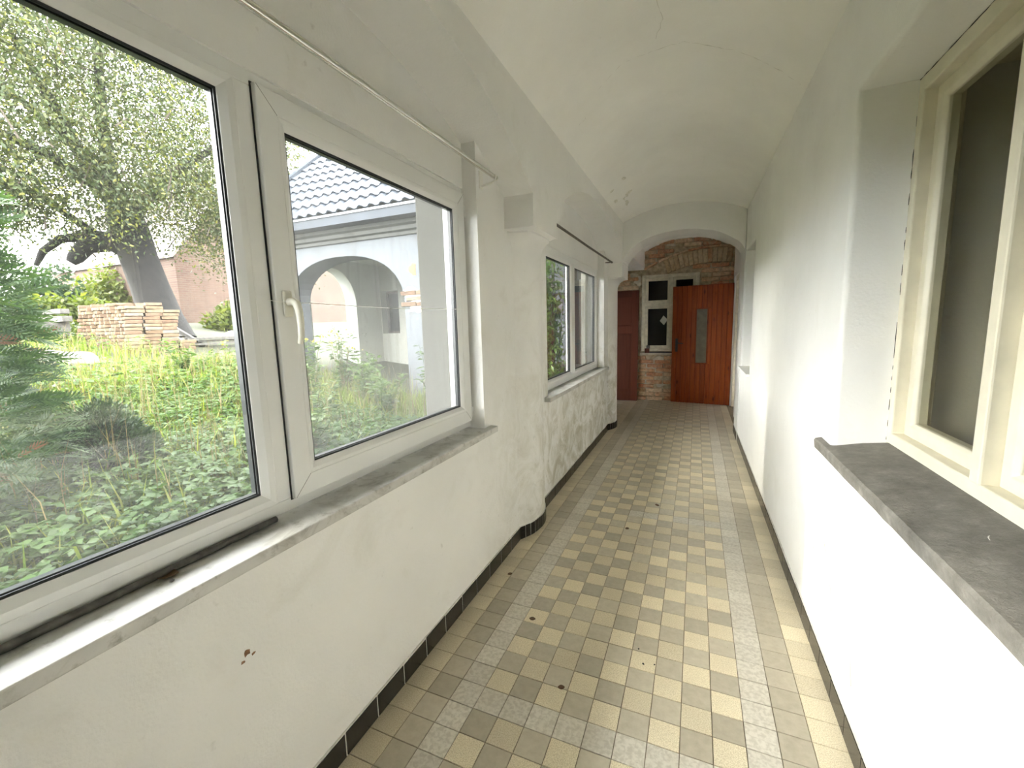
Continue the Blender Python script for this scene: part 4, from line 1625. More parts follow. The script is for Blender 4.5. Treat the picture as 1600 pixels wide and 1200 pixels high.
def scatter(n, x0, x1, y0, y1, dens=None):
    a = np.stack([RNG.uniform(x0, x1, n), RNG.uniform(y0, y1, n)], 1)
    # keep a wedge the windows can see, with a margin
    k = (a[:, 1] > -0.6 + (-a[:, 0] - 1.5) * 0.02 - 0.5) & (a[:, 1] < 5.45)
    # nothing tall right in front of the brick stack or inside it
    k &= ~((a[:, 0] < -8.2) & (a[:, 0] > -12.6) & (a[:, 1] > 3.5) & (a[:, 1] < 6.3) & (RNG.uniform(0, 1, n) < 0.93))
    k &= ~((a[:, 0] > -1.95) & (a[:, 1] > 2.5))
    return a[k]


# meadow grass in the sunny middle of the garden
a = scatter(110000, -13.5, -2.2, 0.3, 5.5)
dist = -a[:, 0]
keep = RNG.uniform(0, 1, len(a)) < np.clip((dist - 2.0) / 2.4, 0.12, 1.0)
a = a[keep]
base = np.column_stack([a, gz(a)])
hh = RNG.uniform(0.14, 0.46, len(a)) * (0.7 + 0.6 * RNG.uniform(0, 1, len(a)) ** 3)
o = blades('meadow_grass', base, hh, RNG.uniform(0.008, 0.020, len(a)), RNG.uniform(0.1, 0.9, len(a)), L_grass)
tag(o, 'tall sunlit yellow green grass in the middle of the garden', 'grass', kind='stuff')
a = scatter(2600, -10.5, -3.0, 1.0, 5.4)
base = np.column_stack([a, gz(a)])
o = blades('dry_stalks', base, RNG.uniform(0.4, 0.85, len(a)), 0.007, RNG.uniform(0.05, 0.4, len(a)), L_dry)
tag(o, 'dry brown stalks standing among the garden grass', 'dry stalks', kind='stuff')

# broad leaved ground cover by the window and along the bank
def cover(n, x0, x1, y0, y1, h0, h1, s0, s1, mat, name):
    a = scatter(n, x0, x1, y0, y1)
    n = len(a)
    z = gz(a) + RNG.uniform(h0, h1, n)
    c = np.column_stack([a, z])
    # three leaflets each
    az = RNG.uniform(0, 2 * PI, n)
    cs, ds, ns_ = [], [], []
    for k in (-1.1, 0.0, 1.1):
        d = np.stack([np.cos(az + k), np.sin(az + k), RNG.uniform(-0.45, 0.15, n)], 1)
        cs.append(c)
        ds.append(d)
        ns_.append(np.stack([RNG.normal(0, .3, n), RNG.normal(0, .3, n), np.ones(n)], 1))
    L = np.tile(RNG.uniform(s0, s1, n), 3)
    return leaves(name, np.concatenate(cs), np.concatenate(ds), np.concatenate(ns_), L, L * 0.72, mat, fold=0.12, kind='stuff')


o = cover(38000, -6.2, -1.55, -0.6, 4.0, 0.03, 0.36, 0.03, 0.066, L_cover, 'ground_cover')
tag(o, 'carpet of broad leaved ground cover under the near window', 'ground cover', kind='stuff')
o = cover(11000, -15.0, -6.0, 1.0, 8.0, 0.05, 0.40, 0.06, 0.12, L_weed, 'bank_weeds')
tag(o, 'leafy weeds covering the garden bank around the brick pile', 'weeds', kind='stuff')


# ---- individual tall weeds in front of the outbuilding
def tall_weed(x, y, h, label, flower=False, nleaf=46, spread=0.22, dry=False):
    root = empty('tall_weed', (x, y, ground_z(x, y)))
    tag(root, label, 'weed', 'tall weeds by the outbuilding')
    st_ = MB()
    tips, cs, ds, ns_, Ls = [], [], [], [], []
    for k in range(random.randint(7, 10)):
        az = random.uniform(0, 2 * PI)
        sp = random.uniform(0.2, 1.0) * spread
        hk = h * random.uniform(0.65, 1.0)
        pts = [(0, 0, 0), (math.cos(az) * sp * .3, math.sin(az) * sp * .3, hk * .4), (math.cos(az) * sp * .7, math.sin(az) * sp * .7, hk * .75),
               (math.cos(az) * sp, math.sin(az) * sp, hk)]
        st_.tube(pts, [0.006, 0.005, 0.004, 0.002], 5)
        tips.append(pts[-1])
        for q in range(nleaf // 5):
            t = random.uniform(0.15, 1.0)
            i = min(2, int(t * 3))
            f = t * 3 - i
            p0 = Vector(pts[i]).lerp(Vector(pts[i + 1]), f)
            a2 = random.uniform(0, 2 * PI)
            cs.append(p0[:])
            ds.append((math.cos(a2), math.sin(a2), random.uniform(-.3, .6)))
            ns_.append((random.gauss(0, .4), random.gauss(0, .4), 1))
            Ls.append(random.uniform(0.08, 0.18) * (1.15 - 0.5 * t))
    st_.build('stem', L_dry if dry else L_weed, root, fix=False)
    Ls = np.array(Ls)
    leaves('foliage', cs, ds, ns_, Ls, Ls * 0.34, L_weed, root)
    if flower:
        fc, fd = [], []
        for t in tips:
            for k in range(7):
                fc.append((t[0] + random.gauss(0, .03), t[1] + random.gauss(0, .03), t[2] + random.gauss(0, .03)))
                fd.append((random.gauss(0, 1), random.gauss(0, 1), random.gauss(0, 1)))
        leaves('blossom', fc, fd, rdir(len(fc)), 0.03, 0.028, L_yflower, root)
    return root


weeds = [(-4.9, 4.9, 1.05, True, 'yellow flowering weed in the middle of the outbuilding arch'),
         (-5.35, 4.7, 0.95, True, 'tall weed with a few yellow blossoms left of the arch middle'),
         (-5.9, 4.7, 0.8, False, 'leafy weed in front of the inner archway'),
         (-6.3, 4.5, 0.85, True, 'pale yellow blossomed weed at the left side of the outbuilding arch'),
         (-4.3, 4.7, 0.85, False, 'green weed at the right jamb of the outbuilding arch'),
         (-3.7, 4.3, 0.75, False, 'arching weed with feathery leaves in front of the white wall'),
         (-4.6, 4.0, 0.75, False, 'bushy weed in front of the flowering one'),
         (-5.3, 3.9, 0.7, False, 'low broad weed among the grass before the arch'),
         (-3.1, 4.7, 1.0, False, 'tall leafy stem next to the rendered buttress'),
         (-4.0, 3.5, 0.6, False, 'short weed low in the sash window view'),
         (-3.2, 2.6, 0.55, False, 'big leaved weed at the lower left of the sash'),
         (-6.9, 3.9, 0.7, False, 'brownish weed on the slope below the brick pile')]
for k, (x, y, h, fl_, lab) in enumerate(weeds):
    tall_weed(x, y, h * 1.12, lab, fl_, nleaf=210, spread=0.36, dry=(k % 3 == 0))

# ---- walnut tree
wt = empty('walnut_tree', (-12.7, 6.75, ground_z(-12.7, 6.75) - 0.05))
tag(wt, 'big old walnut tree leaning behind the brick pile', 'tree')
T0 = Vector(wt.location)


def rel(p):
    return tuple(Vector(p) - T0)


mb = MB()
mb.tube([rel(p) for p in ((-12.55, 6.78, 1.3), (-12.72, 6.75, 1.9), (-12.98, 6.72, 2.7), (-13.22, 6.68, 3.45), (-13.45, 6.68, 4.1), (-13.62, 6.68, 4.7))],
        [0.58, 0.46, 0.41, 0.40, 0.42, 0.36], 18)
mb.build('trunk', M_bark, wt, smooth=True, auto=70)
br_specs = [
    [(-13.25, 6.66, 3.55), (-13.55, 6.3, 3.82), (-13.9, 5.95, 3.72), (-14.1, 5.78, 3.42), (-14.15, 5.7, 3.30)],
    [(-13.4, 6.6, 3.9), (-13.8, 6.1, 3.98), (-14.2, 5.6, 3.85), (-14.45, 5.35, 3.55), (-14.5, 5.2, 3.2)],
    [(-13.6, 6.68, 4.6), (-13.75, 6.35, 5.2), (-13.8, 6.05, 5.9), (-13.6, 5.6, 6.8), (-13.3, 5.0, 7.8)],
    [(-13.6, 6.7, 4.6), (-13.6, 6.5, 5.6), (-13.5, 6.45, 6.6), (-13.4, 6.5, 8.0), (-13.2, 6.6, 9.4)],
    [(-13.5, 6.75, 4.5), (-13.2, 7.3, 5.3), (-12.7, 7.8, 6.0), (-12.0, 8.4, 6.6), (-11.4, 9.0, 6.9)],
    [(-13.7, 6.5, 5.0), (-13.2, 5.4, 5.4), (-12.7, 4.5, 5.5), (-12.2, 3.6, 5.4), (-11.8, 2.9, 5.2)],
    [(-13.6, 6.6, 5.4), (-14.3, 6.0, 6.4), (-14.8, 5.2, 7.3), (-15.0, 4.4, 8.0)],
    [(-12.7, 7.8, 6.0), (-12.3, 8.2, 5.3), (-12.0, 8.5, 4.6), (-11.9, 8.6, 4.0)],
    [(-13.9, 6.2, 4.0), (-13.6, 5.2, 4.6), (-13.2, 4.4, 4.7), (-12.9, 3.7, 4.5)],
]
rads = [[.27, .23, .20, .16, .10], [.16, .12, .10, .08, .05], [.24, .19, .15, .10, .05], [.20, .16, .13, .09, .04], [.18, .13, .10, .06, .03],
        [.15, .11, .08, .05, .03], [.14, .10, .07, .03], [.05, .04, .03, .02], [.10, .07, .05, .02]]
for pts, rr in zip(br_specs, rads):
    MB().tube([rel(p) for p in pts], rr, 10).build('branch', M_bark, wt, smooth=True, auto=70)
# crown: clusters of leaflets around twig ends
cl = []
while len(cl) < 1450:
    p = RNG.uniform(-1, 1, 3)
    r = np.linalg.norm(p)
    if r > 1 or r < 0.12:
        continue
    q = np.array([-13.0, 5.9, 7.3]) + p * np.array([3.6, 5.4, 4.4])
    if q[2] < 4.15 + 0.12 * abs(q[1] - 6.5):
        continue
    cl.append(q)
for k in range(85):      # boughs hanging low on the right, in front of the brick gable
    cl.append(np.array([-12.2, 8.7, 4.4]) + RNG.normal(size=3) * np.array([0.6, 0.6, 0.65]))
for k in range(110):     # low boughs on the left
    cl.append(np.array([-12.9, 3.9, 4.35]) + RNG.normal(size=3) * np.array([0.8, 1.1, 0.45]))
cl = np.array(cl)


def crown(name, cl, per, rad, L0, L1, mat, parent, origin, droop=0.6, wratio=0.45):
    n = len(cl) * per
    c = np.repeat(cl, per, 0) + RNG.normal(size=(n, 3)) * rad - np.array(origin)
    d = rdir(n)
    d[:, 2] -= droop
    L = RNG.uniform(L0, L1, n)
    return leaves(name, c, d, rdir(n, 0.8), L, L * wratio, mat, parent)


sel = RNG.uniform(0, 1, len(cl)) < 0.82
crown('crown', cl[sel], 120, 0.36, 0.06, 0.115, L_walnut, wt, T0)
crown('yellowing_foliage', cl[~sel], 110, 0.32, 0.055, 0.105, L_walnut2, wt, T0)
tw = MB()
for q in cl[::3]:
    e = Vector(q)
    s_ = e + Vector((random.gauss(0, .3), random.gauss(0, .3), random.gauss(-.35, .25)))
    tw.tube([tuple(s_ - T0), tuple((s_ + e) / 2 - T0 + Vector((random.gauss(0, .05), random.gauss(0, .05), .05))), tuple(e - T0)], [.018, .012, .005], 4, cap=False)
tw.build('twigs', M_twig, wt, fix=False)['kind'] = 'stuff'


# ---- thuja with feathery sprays
def fronds(name, base, dirs, L, mat, parent, pairs=7, width=0.36):
    """flat pinnate sprays made of narrow leaflets"""
    cs, ds, ns_, Ls, Ws = [], [], [], [], []
    n = len(base)
    dirs = dirs / np.linalg.norm(dirs, axis=1)[:, None]
    side = np.cross(dirs, rdir(n, 1.2))
    side /= np.linalg.norm(side, axis=1)[:, None]
    nr = np.cross(side, dirs)
    L = np.broadcast_to(L, (n,))
    for k in range(pairs):
        t = (k + 0.5) / pairs
        droop = np.array([[0, 0, -0.25]]) * (t * t) * L[:, None]
        p = base + dirs * (L * t)[:, None] + droop
        w = L * width * math.sin(PI * (0.15 + 0.8 * t)) ** 0.8
        for s in (1, -1):
            cs.append(p)
            ds.append(dirs * 0.8 + side * s * 0.75 + np.array([[0, 0, -0.15 * t]]))
            ns_.append(nr)
            Ls.append(w)
            Ws.append(w * 0.24)
    cs.append(base + dirs * (L * 0.2)[:, None])
    ds.append(dirs + np.array([[0, 0, -0.15]]))
    ns_.append(nr)
    Ls.append(L * 0.8)
    Ws.append(L * 0.035)
    return leaves(name, np.concatenate(cs), np.concatenate(ds), np.concatenate(ns_), np.concatenate(Ls), np.concatenate(Ws), mat, parent, fold=0.05)


def conifer_points(n, h0, h1, r_of, low=0.0):
    z = RNG.uniform(h0, h1, n)
    az = RNG.uniform(0, 2 * PI, n)
    r = np.array([r_of(q) for q in z]) * np.sqrt(RNG.uniform(0.25, 1, n))
    b = np.stack([np.cos(az) * r, np.sin(az) * r, z], 1)
    d = np.stack([np.cos(az), np.sin(az), RNG.uniform(-0.15, 0.75, n)], 1) + RNG.normal(size=(n, 3)) * 0.3
    return b, d


tj = empty('thuja_shrub', (-3.9, 0.80, ground_z(-3.9, 0.80)))
tag(tj, 'feathery green thuja shrub with rusty fronds at the left edge of the near window', 'shrub')
MB().tube([(0, 0, -0.1), (0.03, 0.02, 0.9), (0, 0.04, 2.1)], [0.08, 0.06, 0.02], 8).build('trunk', M_bark, tj, smooth=True)
b_, d_ = conifer_points(2300, 0.02, 2.2, lambda z: 0.55 * (1 - (z / 2.5) ** 2) ** 0.5 * (0.72 + 0.28 * min(1, z / 0.5)))
fronds('foliage', b_, d_, RNG.uniform(0.13, 0.26, len(b_)), L_thuja, tj, pairs=9, width=0.30)
b_, d_ = conifer_points(46, 0.1, 1.3, lambda z: 0.58)
fronds('withered_fronds', b_, d_, RNG.uniform(0.10, 0.18, len(b_)), L_rust, tj, pairs=9, width=0.30)


# ---- blue-green pine behind it
def needles(name, tips, axes, per, L, mat, parent):
    n = len(tips) * per
    c = np.repeat(tips, per, 0) - np.repeat(axes, per, 0) * RNG.uniform(0, 0.16, n)[:, None]
    d = np.repeat(axes, per, 0) * 0.8 + rdir(n) * 0.8
    return leaves(name, c, d, rdir(n), RNG.uniform(L * 0.7, L, n), 0.006 + 0 * RNG.uniform(0, 1, n), mat, parent, fold=0.0)


pn_ = empty('pine_tree', (-6.2, 1.10, ground_z(-6.2, 1.10)))
tag(pn_, 'blue green young pine tree behind the thuja shrub', 'tree')
MB().tube([(0, 0, -0.1), (0.02, 0, 1.5), (0, 0, 3.3)], [0.09, 0.06, 0.015], 8).build('trunk', M_bark, pn_, smooth=True)
b_, d_ = conifer_points(950, 0.25, 3.4, lambda z: 1.05 * (1 - (z / 3.9)) ** 0.6 * (0.75 + 0.25 * min(1, z)))
d_ /= np.linalg.norm(d_, axis=1)[:, None]
needles('foliage', b_, d_, 46, 0.12, L_pine, pn_)
tw = MB()
for q, w in list(zip(b_, d_))[::4]:
    s_ = np.array([q[0] * 0.1, q[1] * 0.1, max(0.1, q[2] - 0.25)])
    tw.tube([tuple(s_), tuple((s_ + q) / 2), tuple(q)], [.012, .008, .004], 4, cap=False)
tw.build('boughs', M_twig, pn_, fix=False)['kind'] = 'stuff'

# ---- rounded dark yew
yw = empty('yew_shrub', (-3.95, 1.60, ground_z(-3.95, 1.60)))
tag(yw, 'low rounded dark yew shrub in front of the thuja', 'shrub')
n = 11000
v = rdir(n, 0.3)
v[:, 2] = np.abs(v[:, 2])
rr = RNG.uniform(0.72, 1.0, n)[:, None]
lumpy = 1 + 0.12 * np.sin(v[:, :1] * 7) * np.cos(v[:, 1:2] * 6)
c = v * rr * lumpy * np.array([0.36, 0.36, 0.66])
leaves('foliage', c, v + RNG.normal(size=(n, 3)) * 0.5, rdir(n), RNG.uniform(0.03, 0.06, n), 0.012, L_yew, yw)
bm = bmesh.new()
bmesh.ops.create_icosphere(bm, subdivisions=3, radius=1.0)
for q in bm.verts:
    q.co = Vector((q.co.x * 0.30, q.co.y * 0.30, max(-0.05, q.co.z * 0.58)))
me = bpy.data.meshes.new('inner_shade_core')
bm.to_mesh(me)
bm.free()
me.materials.append(simple('yew_inner_shade', (0.012, 0.018, 0.010), 1.0))  # near-black solid core stands in for the shade between the needles
link_copy(me, 'inner_shade_core', yw)

# ---- shrub outside the far window
s2 = empty('leafy_shrub', (-1.62, 5.0, ground_z(-1.62, 5.0)))
tag(s2, 'tall leafy green shrub outside the far window', 'shrub')
tw = MB()
cs = []
for k in range(17):
    az, sp, h = random.uniform(0, 2 * PI), random.uniform(0.05, 0.26), random.uniform(1.7, 2.40)
    pts = [(0, 0, 0), (min(.18, math.cos(az) * sp * .5), math.sin(az) * sp * .5, h * .5), (min(.2, math.cos(az) * sp), min(.2, math.sin(az) * sp), h)]
    tw.tube(pts, [.010, .008, .003], 5)
    for q in range(170):
        t = random.uniform(0.12, 1)
        p0 = Vector(pts[0]).lerp(Vector(pts[1]), t * 2) if t < .5 else Vector(pts[1]).lerp(Vector(pts[2]), t * 2 - 1)
        cs.append((p0.x + random.gauss(0, .05), p0.y + random.gauss(0, .05), p0.z))
tw.build('stem', M_twig, s2, fix=False)
cs = [q for q in cs if -0.55 < q[0] < 0.20 and q[1] < 0.5 and not (q[2] < 1.0 and q[1] > 0.15)]
n = len(cs)
leaves('foliage', cs, rdir(n) * np.array([[0.7, 1, 1]]) + np.array([[-0.15, 0, -0.1]]), rdir(n, 0.8), RNG.uniform(0.06, 0.12, n), RNG.uniform(0.025, 0.042, n), L_shrub, s2)

# ---- far bushes
for (nm, x, y, rx, ry, h, mat, lab, n) in (
        ('garden_bush', -21.0, 9.9, 1.6, 2.0, 2.1, L_bush, 'sunny yellow green bush beyond the brick pile', 5200),
        ('garden_bush', -22.5, 12.0, 1.0, 1.3, 1.9, L_weed, 'grey green bush right of the sunny bush, beside the walnut trunk', 2600),
        ('spruce_bush', -20.5, 7.4, 0.9, 1.2, 2.0, L_yew, 'small dark bush between the pine and the sunny bush', 2600),
        ('low_hedge', -17.2, 6.4, 0.7, 3.2, 0.75, L_bush, 'low bright green hedge behind the stacked beams', 4200),
        ('garden_bush', -14.2, 9.6, 0.6, 0.9, 0.8, L_bush, 'small yellow green bush below the brick gable', 1500)):
    b0 = ground_z(x, y)
    root = empty(nm, (x, y, b0))
    tag(root, lab, 'bush')
    v = rdir(n, 0.2)
    v[:, 2] = np.abs(v[:, 2])
    c = v * RNG.uniform(0.55, 1.0, n)[:, None] * (1 + 0.2 * np.sin(v[:, :1] * 5 + x) * np.cos(v[:, 1:2] * 4 + y)) * np.array([rx, ry, h])
    leaves('foliage', c, rdir(n), rdir(n, .5), RNG.uniform(0.12, 0.26, n), RNG.uniform(0.07, 0.13, n), mat, root)
    MB().tube([(0, 0, -.1), (0.05, 0, h * .5), (0, 0.1, h * .8)], [0.06, 0.04, 0.02], 6).build('stem', M_twig, root)

# ---- stack of old bricks
PB = []
for k in range(5):
    me = brick_src(0.285, 0.142, 0.066, 'reclaimed_brick', jit=0.006)
    me.materials.append(M_pile)
    PB.append(me)
C0 = Vector((-10.75, 4.92))
u1 = Vector((-0.995, -0.08)).normalized()      # away along the end faces
u2 = Vector((0.30, 0.95)).normalized()         # along the brick lengths
angb = math.atan2(u2.y, u2.x)
zb = min(ground_z(-10.7, 4.9), ground_z(-11.5, 4.9), ground_z(-10.3, 5.8)) + 0.02
NC, NK = 11, 15
for k in range(NK):
    nlen = 4 if k < 4 else (3 if k < 13 else 2)
    for j in range(nlen):
        for i in range(NC):
            if k == NK - 1 and random.random() < 0.45:
                continue
            if i > 0 and j > 0 and k < NK - 3 and not (j == nlen - 1 and i < 3) and not (nlen == 4 and k == 3 and j == 3):
                continue        # hidden heart and back of the stack
            q = C0 + u1 * (0.152 * i + random.uniform(-.014, .014) + 0.006 * k) + u2 * (0.30 * j + 0.15 + random.uniform(-.03, .03) + 0.012 * k)
            o = link_copy(random.choice(PB), 'reclaimed_brick', None, (q.x, q.y, zb + 0.034 + 0.0735 * k),
                          (random.uniform(-.02, .02), random.uniform(-.02, .02), angb + random.uniform(-.07, .07)))
            tag(o, 'weathered buff and red brick in the big garden stack', 'brick', 'bricks of the garden stack')



# ---- timber, pallet, stones
def beam(p0, p1, w, h, mat, name, lab, grp):
    a, c_ = Vector(p0), Vector(p1)
    L = (c_ - a).length
    o = MB().box(-L / 2, L / 2, -w / 2, w / 2, -h / 2, h / 2).build(name, mat, bevel=0.006)
    o.location = (a + c_) / 2
    o.rotation_euler = ((c_ - a).to_track_quat('X', 'Z')).to_euler()
    tag(o, lab, name.replace('_', ' '), grp)
    return o


gz0_ = ground_z(-13.2, 4.7)
beam((-12.35, 4.75, gz0_ + 0.62), (-14.6, 4.6, gz0_ + 0.62), 0.16, 0.10, M_greywood, 'timber_beam', 'dark timber beam on top of the beams left of the brick stack', 'timber beams')
beam((-12.35, 4.77, gz0_ + 0.46), (-14.6, 4.63, gz0_ + 0.46), 0.18, 0.12, M_greywood, 'timber_beam', 'grey timber beam in the middle of the beams left of the brick stack', 'timber beams')
for xx in (-12.7, -14.2):
    beam((xx, 4.47, gz0_ + 0.2), (xx, 4.90, gz0_ + 0.2), 0.2, 0.40, M_greywood, 'timber_block',
         'wooden support block under the beams, ' + ('nearest to the brick stack' if xx > -13 else 'far end by the pine'), 'timber blocks')
pl = empty('wooden_pallet', (-11.15, 6.45, ground_z(-11.15, 6.45)), 0.35)
pl.rotation_euler = (0, -0.95, 0.5)
tag(pl, 'weathered pallet leaning at the foot of the walnut tree', 'pallet')
for k in range(6):
    MB().box(-0.02, 0.0, -0.60, 0.60, 0.04 + k * 0.17, 0.14 + k * 0.17).build('slat', M_greywood, pl, bevel=0.003)
for yy in (-0.58, -0.05, 0.48):
    MB().box(0.0, 0.08, yy, yy + 0.10, 0.0, 1.0).build('bearer', M_greywood, pl, bevel=0.003)
for k, (dy, dz, rz_, lab) in enumerate(((0, .10, .15, 'lowest grey plank of the heap right of the pallet'), (.12, .17, .05, 'middle grey plank of the heap right of the pallet'),
                                        (-.1, .24, .22, 'top grey plank of the heap right of the pallet'))):
    x, y = -11.2, 7.5 + dy
    z0_ = ground_z(-11.2, 7.5) + dz
    beam((x - .2, y - .9, z0_), (x + rz_, y + .9, z0_ + .03), 0.20, 0.05, M_greywood, 'old_plank', lab, 'heap of planks')


def stone(x, y, sx, sy, sz, lab, mat=M_rock, name='garden_stone', sink=0.25):
    bm = bmesh.new()
    bmesh.ops.create_icosphere(bm, subdivisions=3, radius=1.0)
    ph = [random.uniform(0, 6) for _ in range(4)]
    for v in bm.verts:
        k = 1 + 0.16 * math.sin(v.co.x * 3 + ph[0]) + 0.14 * math.sin(v.co.y * 4 + ph[1]) + 0.1 * math.sin(v.co.z * 5 + ph[2])
        v.co = Vector((v.co.x * sx * k, v.co.y * sy * k, v.co.z * sz * k))
    me = bpy.data.meshes.new(name)
    bm.to_mesh(me)
    bm.free()
    me.materials.append(mat)
    me.polygons.foreach_set('use_smooth', [True] * len(me.polygons))
    o = link_copy(me, name, None, (x, y, ground_z(x, y) + sz * (1 - sink)), (random.uniform(-.2, .2), random.uniform(-.2, .2), random.uniform(0, 3)))
    tag(o, lab, 'stone', 'stones in the garden')
    return o


stone(-8.6, 3.22, 0.38, 0.30, 0.26, 'grey rounded boulder between the pine and the brick stack')
stone(-7.7, 3.0, 0.42, 0.24, 0.10, 'flat pale stone slab in the grass below the boulder', simple('pale_slab', (0.11, 0.105, 0.095), 0.95, var=0.15, vscale=5, bmp=0.4))
stone(-8.2, 3.6, 0.22, 0.16, 0.14, 'smaller stone to the right of the boulder')
stone(-12.0, 8.0, 0.28, 0.2, 0.14, 'pale stone below the plank heap', simple('pale_stone', (0.2250, 0.2150, 0.1950), 0.95, var=0.15, vscale=5))
for k, (x, y) in enumerate(((-1.74, 5.33), (-1.62, 5.36), (-1.86, 5.34))):
    o = stone(x, y, 0.055, 0.05, 0.04, ('middle', 'right hand', 'left hand')[k] + ' white stone on the ledge outside the far window', simple('white_stone', (0.4200, 0.4200, 0.4080), 0.9), 'white_stone')
    o.location.z = 0.995
    o['group'] = 'white stones on the ledge'

# =================================================================== BUTTRESS AND OUTBUILDING
bt_ = MB().box(-1.835, -1.30, 2.62, 3.12, -0.3, 3.4).build('wall_buttress', M_render, bevel=0.015)
tag(bt_, 'rough grey rendered buttress outside beside the near window', 'buttress', kind='structure')
lg = MB().box(-2.2, -1.30, 5.22, 5.60, -0.2, 0.955).build('wall_ledge', M_render, bevel=0.01)
tag(lg, 'low rendered ledge outside the far window', 'ledge', kind='structure')
op_ = MB().box(-1.36, -1.30, 5.45, 5.60, 0.95, 3.3).build('wall_outer_pier', M_render2, bevel=0.01)
tag(op_, 'pale rendered pier outside the far window', 'pier', kind='structure')
eav = MB().box(-1.52, -1.2, -4.5, 5.2, 3.30, 3.42).build('trim_eaves', M_fascia)
tag(eav, 'underside of the eaves above the garden windows', 'eaves', kind='structure')

ob = empty('outbuilding', (-5.0, 5.6, 0.0))
tag(ob, 'whitewashed outbuilding with an arched loggia and a blue grey roof', 'building')
OB = Vector((-5.0, 5.6, 0.0))


class OMB(MB):
    def build(s, *a, **k):
        s.v = [(x - OB.x, y - OB.y, z - OB.z) for x, y, z in s.v]
        return MB.build(s, *a, **k)


YF = 5.6
AX0, AX1, ASP, ATP = -6.72, -4.20, 1.86, 2.69


def ob_arch(a0, a1, sp, tp, n=24, p=2.3):
    c, h = (a0 + a1) / 2, (a1 - a0) / 2
    return [(c - h * math.cos(PI * i / n), sp + (tp - sp) * (max(0.0, 1 - abs(math.cos(PI * i / n)) ** p)) ** (1 / p)) for i in range(n + 1)]


m_ = OMB()
m_.columns([(-7.5, 0.0), (AX0, 0.0)] + ob_arch(AX0, AX1, ASP, ATP) + [(AX1, 0.0), (-2.75, 0.0), (-2.75, 2.35), (-1.95, 2.35), (-1.95, 0.0), (-1.5, 0.0)], 3.25, YF, YF + 0.45, axis='y')
m_.box(-2.76, -1.94, YF + 0.01, YF + 0.44, 0, 0.95)  # wall below the courtyard side of the added window opening
m_.build('facade', M_facade, ob, bevel=0.01)
m_ = OMB()
m_.columns([(6.05, 0.0), (6.50, 0.0)] + ob_arch(6.50, 7.77, 2.05, 2.80, p=2.0) + [(7.77, 0.0), (9.0, 0.0)], 3.3, -7.18, -7.50, axis='x')
m_.build('end_wall', M_loggia, ob, bevel=0.01)
m_ = OMB()
LW = (-7.16, -6.64, 1.372, 2.40)
m_.box(-7.5, LW[0], 8.6, 9.0, 0, 3.3)
m_.box(LW[1], -3.2, 8.6, 9.0, 0, 3.3)
m_.box(LW[0], LW[1], 8.6, 9.0, 0, LW[2])
m_.box(LW[0], LW[1], 8.6, 9.0, LW[3], 3.3)
m_.box(-3.4, -3.2, 6.05, 8.6, 0, 3.3)
m_.box(-7.5, -3.2, 6.05, 8.6, 3.0, 3.1)
m_.build('loggia_walls', M_loggia, ob)
m_ = OMB()
m_.ring(LW[0], LW[1], LW[2], LW[3], [(0, 8.88), (0, 8.80), (0.05, 8.80), (0.05, 8.88)], axis='y')
wo_ = m_.build('window', M_greywood, ob)
m_ = OMB()
m_.add([(LW[0] + .04, 8.84, LW[2] + .04), (LW[1] - .04, 8.84, LW[2] + .04), (LW[1] - .04, 8.84, LW[3] - .04), (LW[0] + .04, 8.84, LW[3] - .04)], [(0, 1, 2, 3)])
m_.build('pane', simple('black_window_pane', (0.02, 0.028, 0.032), 0.15), wo_, fix=False)
# cornice, fascia, eaves
m_ = OMB()
prof = [(5.60, 2.90), (5.56, 2.90), (5.555, 2.95), (5.50, 2.965), (5.50, 3.02), (5.44, 3.045), (5.44, 3.10), (5.60, 3.10)]
loops = [[(x, y, z) for (y, z) in prof] for x in (-7.62, -1.5)]
m_.loft(loops, capends=True)
m_.build('cornice', M_cornice, ob, bevel=0.006)
OMB().box(-7.60, -1.5, 5.24, 5.60, 3.10, 3.255).build('fascia', M_fascia, ob)
OMB().box(-7.61, -1.5, 5.222, 5.24, 3.225, 3.258).build('eaves_edging', M_trimw, ob)
# missing plaster: bare bricks in a shallow irregular hollow, proud rim of plaster around
dm = lump('bare_masonry', -3.93, 1.93, 0.36, 0.26, M_oldplaster, ob, th=0.006, k=26, y=YF)
dm.location = -OB
for k in range(9):
    me = PB[k % 5]
    o = link_copy(me, 'brick', ob, Vector((-4.12 + (k % 3) * 0.29 + (k // 3 % 2) * 0.1, YF + 0.052, 2.03 - (k // 3) * 0.085)) - OB, (0, random.uniform(-.03, .03), random.uniform(-.02, .02)))
dm2 = lump('bare_masonry', -4.02, 2.38, 0.10, 0.13, M_chip, ob, th=0.004, k=16, y=YF)
dm2.location = -OB
# roof: individual pressed roof tiles on a sloping deck
PITCH = math.radians(41)
TWD, TLN = 0.203, 0.36
cy_, sy_ = math.cos(PITCH), math.sin(PITCH)
prf = [(0.0, 0.0), (0.03, 0.004), (0.065, 0.030), (0.10, 0.042), (0.135, 0.030), (0.17, 0.004), (TWD, 0.0)]
vs = []
for (s_, up) in ((-0.02, 0.014), (-0.02, 0.034), (TLN + 0.01, 0.006)):
    for (q, h) in prf:
        vs.append((q, s_ * cy_ - (h + up) * sy_, s_ * sy_ + (h + up) * cy_))
kk = len(prf)
fs = []
for r_ in range(2):
    for i in range(kk - 1):
        fs.append((r_ * kk + i, r_ * kk + i + 1, (r_ + 1) * kk + i + 1, (r_ + 1) * kk + i))
rt = bpy.data.meshes.new('roof_tile')
rt.from_pydata(vs, [], fs)
rt.materials.append(M_rooft)
rt.polygons.foreach_set('use_smooth', [True] * len(rt.polygons))
rt.set_sharp_from_angle(angle=math.radians(50))
E0 = Vector((-7.55, 5.25, 3.262))
